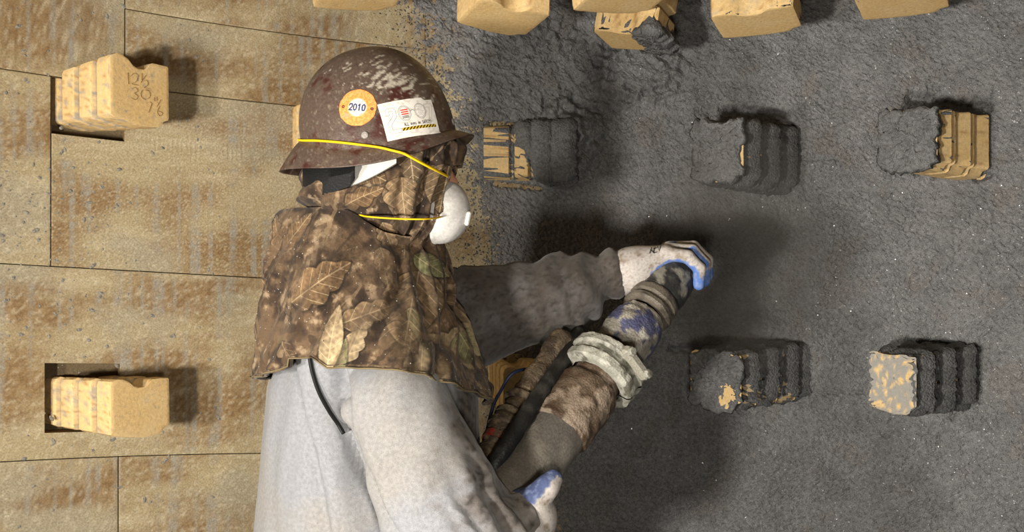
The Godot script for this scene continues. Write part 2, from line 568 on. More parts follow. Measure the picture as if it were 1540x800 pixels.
# ======================================================================= lamps
func work_lamp(at: Vector3, aim: Vector3, energy: float, size: float, label: String):
	var dir := (aim - at).normalized()
	var foot := Vector3(at.x - dir.x * 0.08, 0.0, at.z - dir.z * 0.08)
	var o := thing("work_lamp", foot, label, "work lamp", "tripod work lamps outside the picture")
	var black := mat(Color(0.05, 0.05, 0.05), 0.5)
	var tr := Transform3D(Basis.looking_at(dir), at - dir * 0.05)
	var mb := MB.new(); cbox(mb, tr, Vector3(0.2, 0.2, 0.07), 0.012); build(mb, "housing", black, o, foot, 30.0)
	var glow := StandardMaterial3D.new(); glow.albedo_color = Color(0.9, 0.88, 0.8); glow.emission_enabled = true; glow.emission = Color(1.0, 0.93, 0.8); glow.emission_energy_multiplier = 2.0
	mb = MB.new(); lathe(mb, at - dir * 0.014, dir, [Vector2(0, 0.0), Vector2(0, size), Vector2(0.004, size), Vector2(0.006, size * 0.9), Vector2(0.006, 0)], 32); build(mb, "lamp_lens", glow, o, foot, 40.0)
	mb = MB.new(); tube(mb, [Vector3(foot.x, 0.35, foot.z), Vector3(foot.x, at.y - 0.09, foot.z)], [0.014], 12); build(mb, "pole", black, o, foot, 60.0)
	for k in 3:
		var an := TAU * k / 3.0 + 0.4
		mb = MB.new(); tube(mb, [Vector3(foot.x, 0.5, foot.z), foot + Vector3(cos(an) * 0.24, 0.01, sin(an) * 0.24)], [0.009], 10); build(mb, "leg", black, o, foot, 60.0)
	var l := SpotLight3D.new(); l.name = "lamp_light"; o.add_child(l, true)
	l.position = at + dir * 0.01 - foot
	l.basis = Basis.looking_at(dir)
	l.spot_angle = 72.0; l.spot_range = 12.0; l.spot_attenuation = 2.0; l.spot_angle_attenuation = 0.6
	l.light_energy = energy; l.light_size = size; l.light_color = Color(1.0, 0.975, 0.93)
	l.shadow_enabled = true

# ======================================================================= setting
func ring_wall(mb: MB, s0: float, s1: float, y0: float, y1: float, r_in: float, r_out: float, n: int):
	var base := mb.v.size()
	for k in n + 1:
		var s := lerpf(s0, s1, float(k) / n)
		for q in [[r_in, y0], [r_in, y1], [r_out, y1], [r_out, y0], [r_in, y0]]:
			mb.v.push_back(Vector3(q[0] * sin(s / RAD), q[1], -(AXIS_D + q[0] * cos(s / RAD))))
			mb.c.push_back(lin(112, 96, 70))
	mb.grid(base, n + 1, 5, false)
	for e in [0, n]:
		var b: int = base + e * 5
		mb.tri(b, b + 1, b + 2); mb.tri(b, b + 2, b + 3)

var wall_left: Node3D
var wall_right: Node3D

func setting():
	var full := PI * RAD
	wall_left = thing("wall_left", Vector3.ZERO, "curved furnace wall lined with tan insulating boards around anchor bricks", "wall", "", "structure")
	wall_right = thing("wall_right", Vector3.ZERO, "curved furnace wall freshly coated in rough dark grey gunned concrete", "wall", "", "structure")
	var mb := MB.new(); ring_wall(mb, -1.35, 0.55, 0, ROOF, RAD + 0.045, RAD + 0.15, 40); build(mb, "backing", M.board, wall_left, Vector3.ZERO, 40.0)
	mb = MB.new(); ring_wall(mb, 0.55, 1.75, 0, ROOF, RAD + 0.02, RAD + 0.15, 26); build(mb, "backing", M.board, wall_right, Vector3.ZERO, 40.0)
	mb = MB.new(); ring_wall(mb, 1.75, 2.0 * full - 1.35, 0, ROOF, RAD, RAD + 0.15, 90)
	for k in mb.c.size(): mb.c[k] = lin(70, 66, 60)
	tag(build(mb, "wall_rear", M.gunite, null, Vector3.ZERO, 40.0), "curved rear wall of the furnace behind the camera", "wall", "", "structure")
	for e in 2:
		mb = MB.new()
		var y0 := -0.12 if e == 0 else ROOF
		lathe(mb, Vector3(0, y0, -AXIS_D), Vector3.UP, [Vector2(0, 0), Vector2(0, 1.95), Vector2(0.12, 1.95), Vector2(0.12, 0)], 90, func(_p, _t, _a): return lin(66, 62, 56) if e == 0 else lin(128, 112, 84))
		tag(build(mb, "floor" if e == 0 else "ceiling", M.gunite if e == 0 else M.board, null, Vector3.ZERO, 40.0), "dusty grey working floor inside the furnace" if e == 0 else "flat tan furnace roof that the hanging bricks are set in", "floor" if e == 0 else "ceiling", "", "structure")

# ---- insulating boards: each a slab of its own with recessed joints
func board_color(s: float, y: float, sd: float) -> Color:
	var fine := n2.get_noise_3d(s * 30.0, y * 60.0, sd * 7.1)
	var streak := n2.get_noise_3d(s * 2.0, y * 30.0, sd * 3.3)
	var patch := n2.get_noise_3d(s * 2.4 + 4.0, y * 5.5, sd * 5.7)
	var c := lin(175, 158, 123).lerp(lin(194, 180, 148), sm(-0.1, 0.5, streak) * 0.6)
	c = c.lerp(lin(162, 152, 130), sm(0.0, 0.5, n2.get_noise_3d(s * 2.7, y * 3.1, 40.0 + sd)) * 0.7)
	# scorched brown zones, breaking up into freckles
	var zone := sm(-0.25, 0.5, patch + 0.2 * streak)
	c = c.lerp(lin(142, 108, 66), zone * 0.7)
	c = c.lerp(lin(112, 80, 44), zone * 0.62 * sm(-0.5, 0.8, n1.get_noise_3d(s * 150.0, y * 210.0, sd) + 0.6 * fine))
	c = c.lerp(lin(212, 200, 172), 0.4 * sm(0.35, 0.65, n1.get_noise_3d(s * 120.0, y * 240.0, sd + 9.0)))
	# washed-down grey drips
	var drip := n1.get_noise_2d(s * 40.0 + sd, 3.0 + y * 0.9)
	c = c.lerp(lin(160, 156, 144), sm(0.35, 0.6, drip) * clampf(0.5 + 0.6 * fine, 0.0, 1.0) * sm(-0.2, 0.2, patch))
	return c

func inv_quad(q: Array, p: Vector2) -> Vector2:     # nearly rectangular
	var uv := Vector2(0.5, 0.5)
	for k in 6:
		var a: Vector2 = q[0].lerp(q[1], uv.x).lerp(q[3].lerp(q[2], uv.x), uv.y)
		var du: Vector2 = (q[1] - q[0]).lerp(q[2] - q[3], uv.y)
		var dv: Vector2 = (q[3] - q[0]).lerp(q[2] - q[1], uv.x)
		var r := p - a
		var det := du.x * dv.y - du.y * dv.x
		uv += Vector2((r.x * dv.y - r.y * dv.x) / det, (du.x * r.y - du.y * r.x) / det)
	return uv

func cuts(n: int, inset: float, extra: Array) -> Array:
	var out := [0.0, inset, 1.0 - inset, 1.0]
	for k in range(1, n):
		var x := float(k) / n
		var ok := x > inset * 1.5 and x < 1.0 - inset * 1.5
		for e in extra: ok = ok and absf(x - e) > 0.35 / n
		if ok: out.push_back(x)
	for e in extra: if e > 0.0 and e < 1.0: out.push_back(e)
	out.sort()
	return out

func board(px: Array, sd: float, holes: Array, comb = null):
	var q := []
	for p in px: q.push_back(p if p is Vector2 else wall_sy(p[0], p[1]))
	var wid: float = (q[1] - q[0]).length(); var hei: float = (q[3] - q[0]).length()
	# leave a joint of about a millimetre all round
	var g := 0.0009
	q[0] += Vector2(g, -g); q[1] += Vector2(-g, -g); q[2] += Vector2(-g, g); q[3] += Vector2(g, g)
	var hu := []; var eu := []; var ev := []
	for h in holes:
		var a := inv_quad(q, wall_sy(h[0], h[1])); var b := inv_quad(q, wall_sy(h[2], h[3]))
		hu.push_back([a, b]); eu.append_array([a.x, b.x]); ev.append_array([a.y, b.y])
	var stp := 0.006 if comb == null else 0.0032
	var us := cuts(int(wid / stp), 0.0016 / wid, eu); var vs := cuts(int(hei / stp), 0.0016 / hei, ev)
	var mb := MB.new()
	var nu := us.size(); var nv := vs.size()
	var rough := func(u: float, v: float, t: float) -> Vector3:
		var p: Vector2 = q[0].lerp(q[1], u).lerp(q[3].lerp(q[2], u), v)
		return on_wall(p.x, p.y, t)
	for j in nv:
		for i in nu:
			var p: Vector2 = q[0].lerp(q[1], us[i]).lerp(q[3].lerp(q[2], us[i]), vs[j])
			var edge := i == 0 or j == 0 or i == nu - 1 or j == nv - 1
			var t := 0.0006 * n2.get_noise_2d(p.x * 70.0, p.y * 90.0 + sd) - (0.0014 if edge else 0.0)
			if comb != null:
				var k := inv_quad(comb, p)
				if k.x > 0.0 and k.x < 1.0 and k.y > 0.0 and k.y < 1.0: t -= 0.0016 * maxf(0.0, sin(k.x * TAU * 62.0)) * sm(-0.5, 0.2, n1.get_noise_2d(p.x * 9.0, 5.0))
			mb.v.push_back(on_wall(p.x, p.y, t)); mb.c.push_back(board_color(p.x, p.y, sd))
	for j in nv - 1:
		for i in nu - 1:
			var um := (us[i] + us[i + 1]) * 0.5 as float; var vm := (vs[j] + vs[j + 1]) * 0.5 as float
			var gone := false
			for h in hu:
				if um > h[0].x and um < h[1].x and vm > h[0].y and vm < h[1].y: gone = true
			if gone: continue
			var a := j * nu + i
			mb.tri(a, a + 1, a + nu); mb.tri(a + 1, a + nu + 1, a + nu)
	var face := build(mb, "board", M.board, wall_left, Vector3.ZERO, 180.0, Vector3(0, EYE, -AXIS_D))
	# the edges of the slab and of its cut-outs
	mb = MB.new()
	var loops := [[Vector2(0, 0), Vector2(1, 1), -0.0014]]
	for h in hu: loops.push_back([h[0], h[1], 0.0])
	for l in loops:
		var a: Vector2 = l[0]; var b: Vector2 = l[1]
		var ring := []
		for k in 24: ring.push_back(Vector2(lerpf(a.x, b.x, k / 24.0), a.y))
		for k in 24: ring.push_back(Vector2(b.x, lerpf(a.y, b.y, k / 24.0)))
		for k in 24: ring.push_back(Vector2(lerpf(b.x, a.x, k / 24.0), b.y))
		for k in 24: ring.push_back(Vector2(a.x, lerpf(b.y, a.y, k / 24.0)))
		var base := mb.v.size()
		for z in 2:
			for r in ring:
				mb.v.push_back(rough.call(r.x, r.y, l[2] if z == 0 else -0.04)); mb.c.push_back(lin(150, 122, 82))
		mb.grid(base, 2, ring.size(), true)
	build(mb, "board_edge", M.board, face, Vector3.ZERO, 40.0)

func joint(a: Vector2, b: Vector2, px: float) -> Vector2:     # the point of the joint from a to b in that column
	var s := wall_sy(px, 400.0).x
	return a.lerp(b, (s - a.x) / (b.x - a.x))

func boards():
	var T := -70.0; var B := 900.0; var Lx := -420.0
	var upper_a := wall_sy(Lx, 30); var upper_b := wall_sy(640, 176)
	var mid_a := wall_sy(Lx, 372); var mid_b := wall_sy(740, 438)
	var low_a := wall_sy(Lx, 726); var low_b := wall_sy(740, 688)
	var top_a := wall_sy(188, 13); var top_b := wall_sy(640, 74)
	var h188 := joint(upper_a, upper_b, 188); var h77 := joint(upper_a, upper_b, 77)
	var m77 := joint(mid_a, mid_b, 76.5); var l178 := joint(low_a, low_b, 178)
	var u740 := joint(upper_a, upper_b, 740)
	board([[Lx, T], [188, T], h188, upper_a], 1, [])
	board([[188, T], [640, T], top_b, top_a], 2, [])
	board([top_a, top_b, upper_b, h188], 3, [])
	board([upper_a, h77, m77, mid_a], 4, [])
	var comb := [wall_sy(190, 203), wall_sy(600, 232), wall_sy(600, 270), wall_sy(190, 218)]
	board([h77, u740, mid_b, m77], 6, [[73, 94, 187, 213], [446, 136, 520, 232]], comb)
	board([[640, T], [1010, T], [1010, 200], upper_b], 7, [])
	board([u740, [1010, 200], [1010, 420], mid_b], 8, [])
	board([mid_a, mid_b, low_b, low_a], 9, [[67, 546, 180, 648]])
	board([mid_b, [1010, 420], [1010, 668], low_b], 10, [])
	board([low_a, l178, [178, B], [Lx, B]], 11, [])
	board([l178, low_b, [740, B], [178, B]], 12, [])
	board([low_b, [1010, 668], [1010, B], [740, B]], 13, [])
	# splashes of concrete stuck to the boards: nobody could count them
	var blob := MB.new()
	lathe(blob, Vector3.ZERO, Vector3.BACK, [Vector2(0.42, 0), Vector2(0.36, 0.35), Vector2(0.1, 0.8), Vector2(-0.1, 1.0)], 8)
	var bm := build(blob, "probe", M.crust, wall_left)
	var mesh := bm.mesh
	wall_left.remove_child(bm); bm.free()
	var mm := MultiMesh.new(); mm.transform_format = MultiMesh.TRANSFORM_3D; mm.use_colors = true; mm.mesh = mesh
	var xf := []; var cl := []
	while xf.size() < 5200:
		var near := xf.size() > 380
		var px := rng.randf_range(0, 330) if not near else rng.randf_range(560, 850)
		var py := rng.randf_range(0, 800)
		if not near and rng.randf() > 0.25 + 0.75 * sm(240, 40, px) * sm(150, 260, py) * sm(600, 420, py): continue
		var sy := wall_sy(px, py)
		if near and rng.randf() > sm(-0.24, -0.01, sy.x - edge_of_gunite(sy.y)): continue
		var r := rng.randf_range(0.0008, 0.0024) if near else pow(rng.randf(), 2.5) * 0.0036 + 0.0010
		var z := (Vector3(0, sy.y, -AXIS_D) - on_wall(sy.x, sy.y, 0)).normalized()
		var b := Basis(Vector3.UP.cross(z), Vector3.UP, z).rotated(z, rng.randf() * TAU)
		xf.push_back(Transform3D(b.scaled_local(Vector3(r * rng.randf_range(0.8, 2.2), r, r * rng.randf_range(0.5, 1.2))), on_wall(sy.x, sy.y, 0.0)))
		cl.push_back(lin(96, 92, 86) if near else lin(158, 152, 140))
	mm.instance_count = xf.size()
	for k in xf.size():
		mm.set_instance_transform(k, xf[k]); mm.set_instance_color(k, cl[k])
	var mi := MultiMeshInstance3D.new(); mi.multimesh = mm; mi.name = "concrete_splashes"; wall_left.add_child(mi, true)
	tag(mi, "", "", "", "stuff")

# ---- gunned concrete
var marks := []        # [a, b, depth, width] in wall coordinates
var mounds := []       # [centre, radius x, radius y, height]

func edge_of_gunite(y: float) -> float:
	return pw(EYE - y, [-0.6, -0.1, 0.1, 0.3, 0.6], [-0.17, -0.01, 0.02, 0.10, 0.14])

func gun_t(s: float, y: float) -> float:
	var e := s - edge_of_gunite(y)
	var t := -0.0075 + 0.0135 * sm(-0.22, 0.10, e) + 0.022 * sm(0.02, 0.5, e)
	var wet := sm(-0.2, 0.1, e)
	t += 0.007 * n2.get_noise_2d(s * 3.2, y * 3.2) * sm(0.0, 0.4, e)
	var top := sm(0.1, 0.35, y - EYE) * sm(0.75, 0.3, s)
	t += (0.0012 + 0.0035 * top) * n2.get_noise_2d(s * 24.0 + 3.0, y * 24.0)
	t += (0.0011 + 0.0019 * (1.0 - sm(0.0, 0.25, e))) * 1.3 * n2.get_noise_2d(s * 60.0, y * 60.0) * wet
	t += (0.0014 + 0.0012 * (1.0 - sm(0.0, 0.25, e))) * 1.2 * n2.get_noise_2d(s * 150.0, y * 130.0)
	# thin drying cracks
	var cr := absf(n2.get_noise_2d(s * 7.0 + 20.0, y * 9.0))
	t -= 0.0035 * sm(0.022, 0.0, cr) * sm(0.0, 0.3, n1.get_noise_2d(s * 3.0 + 9.0, y * 3.0)) * sm(0.15, 0.35, e)
	for m in mounds:
		var c: Vector2 = m[0]
		var q := Vector2((s - c.x) / m[1], (y - c.y) / m[2]).length()
		if q < 1.6: t += m[3] * sm(1.5, 0.4, q + 0.35 * n1.get_noise_2d(s * 30.0, y * 30.0))
	for m in marks:
		if absf(s - m[4].x) > m[5] or absf(y - m[4].y) > m[5]: continue
		var a: Vector2 = m[0]; var b: Vector2 = m[1]
		var p := Vector2(s, y)
		var ba := b - a
		var k := clampf((p - a).dot(ba) / ba.length_squared(), 0.0, 1.0)
		var dd := (p - a - ba * k).length() + 0.0025 * n1.get_noise_2d(s * 70.0, y * 70.0)
		if dd < m[3] * 2.5: t -= m[2] * exp(-pow(maxf(dd, 0.0) / m[3], 2.0))
	return t

func gunite_layer():
	for l in [[738, 186, 800, 188, 0.02, 0.004], [745, 277, 812, 283, 0.02, 0.004], [818, 152, 820, 205, 0.012, 0.004], [820, 205, 827, 252, 0.014, 0.004],
			[862, 156, 905, 172, 0.016, 0.006], [1198, 243, 1260, 240, 0.004, 0.003], [1170, 575, 1220, 590, 0.005, 0.003], [1220, 590, 1300, 588, 0.004, 0.003],
			[1372, 150, 1484, 166, 0.02, 0.010], [1378, 262, 1394, 254, 0.012, 0.004], [1408, 266, 1424, 258, 0.014, 0.004], [1440, 267, 1456, 258, 0.014, 0.004], [1472, 271, 1490, 264, 0.014, 0.005],
			[1372, 518, 1470, 524, 0.018, 0.008], [1470, 522, 1472, 590, 0.014, 0.005], [1092, 168, 1180, 172, 0.016, 0.009], [1195, 190, 1196, 268, 0.012, 0.004],
			[1432, 626, 1440, 610, 0.01, 0.004], [1460, 598, 1480, 604, 0.006, 0.003], [1010, 525, 1160, 522, 0.012, 0.008]]:
		var ma := wall_sy(l[0], l[1]); var mz := wall_sy(l[2], l[3])
		marks.push_back([ma, mz, l[4], l[5], (ma + mz) * 0.5, ma.distance_to(mz) * 0.5 + l[5] * 3.0])
	for l in [[846, 220, 0.055, 0.085, 0.024], [885, 195, 0.05, 0.04, 0.012], [960, 110, 0.09, 0.06, 0.02], [900, 20, 0.15, 0.07, 0.014], [760, 90, 0.10, 0.07, 0.006]]:
		mounds.push_back([wall_sy(l[0], l[1]), l[2], l[3], l[4]])
	var s0 := -0.42; var s1 := 1.45; var y0 := 0.72; var y1 := ROOF
	var st := 0.0030
	var nu := int((s1 - s0) / st); var nv := int((y1 - y0) / st)
	var mb := MB.new()
	mb.v.resize(nu * nv); mb.c.resize(nu * nv)
	for j in nv:
		var y := y0 + (y1 - y0) * j / (nv - 1)
		for i in nu:
			var s := s0 + (s1 - s0) * i / (nu - 1)
			var t := gun_t(s, y)
			if s < -0.3 : t = minf(t, -0.004)
			mb.v[j * nu + i] = on_wall(s, y, t)
			var w := n2.get_noise_2d(s * 9.0, y * 9.0)
			var tone := 0.92 + 0.22 * w + 0.12 * n1.get_noise_2d(s * 45.0, y * 45.0)
			var warm := sm(0.3, 0.6, n2.get_noise_2d(s * 5.0 + 50.0, y * 5.0))
			var c := lin(134, 134, 135) * tone
			mb.c[j * nu + i] = c.lerp(lin(128, 118, 106), 0.35 * warm + 0.25 * (1.0 - sm(-0.1, 0.15, s - edge_of_gunite(y))))
	for j in nv - 1:
		for i in nu - 1:
			var a := j * nu + i
			mb.i.push_back(a); mb.i.push_back(a + 1); mb.i.push_back(a + nu)
			mb.i.push_back(a + 1); mb.i.push_back(a + nu + 1); mb.i.push_back(a + nu)
	build(mb, "gunned_concrete", M.gunite, wall_right, Vector3.ZERO, 180.0, Vector3(0, EYE, -AXIS_D))
	# glassy grains of sand in the surface, beyond counting
	var gm := MB.new()
	for q in [Vector3(1, 0, 0), Vector3(-1, 0, 0), Vector3(0, 1, 0), Vector3(0, -1, 0), Vector3(0, 0, 1), Vector3(0, 0, -1)]: gm.v.push_back(q); gm.c.push_back(Color(1, 1, 1))
	for f in [[0, 2, 4], [2, 1, 4], [1, 3, 4], [3, 0, 4], [2, 0, 5], [1, 2, 5], [3, 1, 5], [0, 3, 5]]: gm.tri(f[0], f[1], f[2])
	var gmat := StandardMaterial3D.new(); gmat.albedo_color = Color(0.5, 0.5, 0.5); gmat.roughness = 0.2; gmat.metallic_specular = 0.8
	var probe := build(gm, "probe", gmat, wall_right, Vector3.ZERO, 10.0)
	var mm := MultiMesh.new(); mm.transform_format = MultiMesh.TRANSFORM_3D; mm.mesh = probe.mesh
	wall_right.remove_child(probe); probe.free()
	mm.instance_count = 22000
	for k in 22000:
		var s := rng.randf_range(0.15, 1.15); var y := rng.randf_range(0.85, ROOF)
		var rr := 0.0006 + 0.0014 * pow(rng.randf(), 2.0)
		var b := Basis.from_euler(Vector3(rng.randf() * TAU, rng.randf() * TAU, rng.randf() * TAU)).scaled_local(Vector3(rr, rr * rng.randf_range(0.6, 1.2), rr))
		mm.set_instance_transform(k, Transform3D(b, on_wall(s, y, gun_t(s, y) + rr * 0.3)))
	var gi := MultiMeshInstance3D.new(); gi.multimesh = mm; gi.name = "sand_grains"; wall_right.add_child(gi, true)
	tag(gi, "", "", "", "stuff")
	# the same coat below and above what the picture shows, in plain form
	mb = MB.new(); ring_wall(mb, -0.1, 1.75, 0, 0.74, RAD - 0.012, RAD + 0.02, 30)
	for k in mb.c.size(): mb.c[k] = lin(134, 134, 135)
	build(mb, "lower_coat", M.gunite, wall_right, Vector3.ZERO, 40.0)
	mb = MB.new(); ring_wall(mb, 1.44, 1.75, 0.72, ROOF, RAD - 0.015, RAD + 0.02, 8)
	for k in mb.c.size(): mb.c[k] = lin(134, 134, 135)
	build(mb, "side_coat", M.gunite, wall_right, Vector3.ZERO, 40.0)

# ======================================================================= anchor bricks
const OUTLINE := [[-0.5, 0.40], [-0.475, 0.465], [-0.40, 0.50], [-0.30, 0.49], [-0.20, 0.44], [-0.12, 0.36], [-0.04, 0.325], [0.06, 0.325], [0.12, 0.36], [0.16, 0.42], [0.21, 0.445], [0.48, 0.44], [0.5, 0.42],
	[0.5, -0.37], [0.48, -0.40], [0.40, -0.43], [0.36, -0.50], [0.30, -0.53], [0.06, -0.54], [-0.2, -0.5], [-0.44, -0.45], [-0.5, -0.41]]

func outline_points(per: float) -> PackedVector2Array:
	var out := PackedVector2Array()
	for k in OUTLINE.size():
		var a := Vector2(OUTLINE[k][0], OUTLINE[k][1]); var b := Vector2(OUTLINE[(k + 1) % OUTLINE.size()][0], OUTLINE[(k + 1) % OUTLINE.size()][1])
		var n := maxi(1, int((b - a).length() / per))
		for j in n: out.push_back(a.lerp(b, float(j) / n))
	return out

# face: centre of the free end; basis z: from root to free end. coat(side x, height y, along z 0..1, in_groove) -> thickness of concrete on it
func brick(label: String, group: String, face: Vector3, basis: Basis, L: float, w: float, h: float, coat, opt := {}) -> Node3D:
	var o := thing("anchor_brick", face - basis.z * L, label, "anchor brick", group)
	o.basis = basis
	var sd: float = used_names["anchor_brick"] * 3.7
	var ol := outline_points(0.04)
	for k in ol.size():       # how deep the notch along the top is
		if ol[k].y > 0.3 and absf(ol[k].x) < 0.3: ol[k].y = lerpf(0.47, ol[k].y, float(opt.get("notch", 1.0)))
	var n := ol.size()
	# stations along the length: [z from tip, groove depth 0..1]
	var pitch: float = opt.get("pitch", 0.066)
	var st := []
	var z := L
	st.push_back([0.0, 0.0])
	var kz := 0
	while true:
		var z0 := L - 0.006 - kz * pitch
		if z0 - pitch < 0.01: break
		for q in [[0.0, 0.05], [0.03, 0.0], [0.2, 0.0], [0.4, 0.0], [0.62, 0.0], [0.65, 0.06], [0.68, 0.3], [0.73, 0.9], [0.76, 1.0], [0.88, 1.0], [0.91, 0.9], [0.97, 0.2]]:
			st.push_back([z0 - pitch * q[0], q[1] + float(opt.get("saw", 0.0)) * maxf(0.0, 1.0 - q[0] / 0.6) * (1.0 - q[1])])
		kz += 1
	st.push_back([L, -1.0])
	st.sort_custom(func(a, b): return a[0] < b[0])
	var taper: float = opt.get("taper", 0.97)
	var gx: float = opt.get("groove", 0.014); var gy: float = opt.get("groove_y", 0.004)
	var mb := MB.new()
	var info := []           # [side x, y, z01, groove, is cap]
	var tan_c: Color = opt.get("tone", lin(232, 197, 138))
	var add := func(p: Vector2, zz: float, g: float, cap: float):
		var k := lerpf(taper, 1.0, zz / L)
		var hx := w * k; var hy := h * k
		var side := absf(p.x) / 0.5
		var x := p.x * hx - signf(p.x) * gx * maxf(g, 0.0) * sm(0.55, 1.0, side) * cap
		var y := p.y * hy - signf(p.y) * gy * maxf(g, 0.0) * cap
		if g < 0.0: x *= 0.985; y *= 0.985
		var q := Vector3(x, y, zz)
		q += Vector3(n2.get_noise_3d(x * 30.0, y * 30.0, zz * 30.0 + sd), n2.get_noise_3d(x * 30.0 + 9.0, y * 30.0, zz * 30.0 + sd), 0.0) * 0.0006
		mb.v.push_back(q)
		var c := tan_c.lerp(lin(242, 216, 166), sm(-0.1, 0.6, n2.get_noise_3d(x * 10.0, y * 10.0, zz * 10.0 + sd)) * 0.35)
		c = c.lerp(lin(168, 118, 56), sm(0.55, 0.75, n1.get_noise_3d(x * 150.0, y * 150.0, zz * 150.0 + sd)) * (0.6 if cap > 0.5 else 0.2))
		var dust := sm(-0.15, 0.35, n2.get_noise_3d(x * 60.0, y * 40.0, zz * 60.0 + sd) + (1.0 * maxf(g, 0.0) - 0.24 if cap > 0.5 else float(opt.get("cap_dust", -0.45)))) * float(opt.get("dust", 0.5))
		c = c.lerp(lin(156, 155, 151), dust)
		mb.c.push_back(c)
		info.push_back([p.x * 2.0, p.y * 2.0, zz / L, maxf(g, 0.0), cap])
	for s in st:
		for p in ol: add.call(p, s[0], s[1], 1.0)
	var rows := st.size()
	for k in [0.98, 0.93, 0.88, 0.83, 0.78, 0.72, 0.66, 0.60, 0.54, 0.48, 0.42, 0.36, 0.30, 0.24, 0.18, 0.12, 0.06, 0.0]:
		for p in ol: add.call(p * k, L + (0.001 if k < 0.97 else 0.0), 0.0, 0.0)
		rows += 1
	mb.grid(0, rows, n, true)
	build(mb, "block", M.brick, o, Vector3.ZERO, 32.0)
	if coat != null:
		var nn := soft_normals(mb)
		var cr := MB.new()
		var flip := 1.0
		var mid := mb.v[(rows - 2) * n]
		if nn[(rows - 2) * n].z < 0.0: flip = -1.0
		for k in mb.v.size():
			var q := mb.v[k]
			var f: Array = info[k]
			var t: float = coat.call(f[0], f[1], f[2], f[3], f[4])
			t += (0.0052 - 0.0012 * f[4]) * n2.get_noise_3d(q.x * 45.0, q.y * 45.0, q.z * 45.0 + sd) + 0.003 * n1.get_noise_3d(q.x * 130.0, q.y * 130.0, q.z * 130.0 + sd)
			var p := q + nn[k] * flip * t
			if opt.has("lump"): p += Vector3(n1.get_noise_3d(q.x * 15.0, q.y * 15.0, 3.0 + sd), n1.get_noise_3d(q.x * 15.0, q.y * 15.0, 23.0 + sd), 0.0) * 0.006 * sm(0.5, 1.0, f[2])
			if opt.has("lump") and f[4] < 0.5 or f[2] > 0.9:
				p += Vector3(n1.get_noise_3d(q.x * 60.0, q.y * 60.0, 3.0 + sd), n1.get_noise_3d(q.x * 60.0, q.y * 60.0, 33.0 + sd), 0.0) * 0.005
			cr.v.push_back(p)
			cr.c.push_back(lin(133, 133, 134) * (0.95 + 0.3 * n2.get_noise_3d(q.x * 20.0, q.y * 20.0, q.z * 20.0)))
		cr.i = mb.i.duplicate()
		build(cr, "concrete_crust", opt.get("crust_mat", M.crust), o, Vector3.ZERO, 180.0)
	return o

func yaw_basis(yaw: float, pitch := 0.0, roll := 0.0) -> Basis:
	return Basis(Vector3.UP, deg_to_rad(yaw)) * Basis(Vector3.RIGHT, deg_to_rad(-pitch)) * Basis(Vector3.BACK, deg_to_rad(roll))

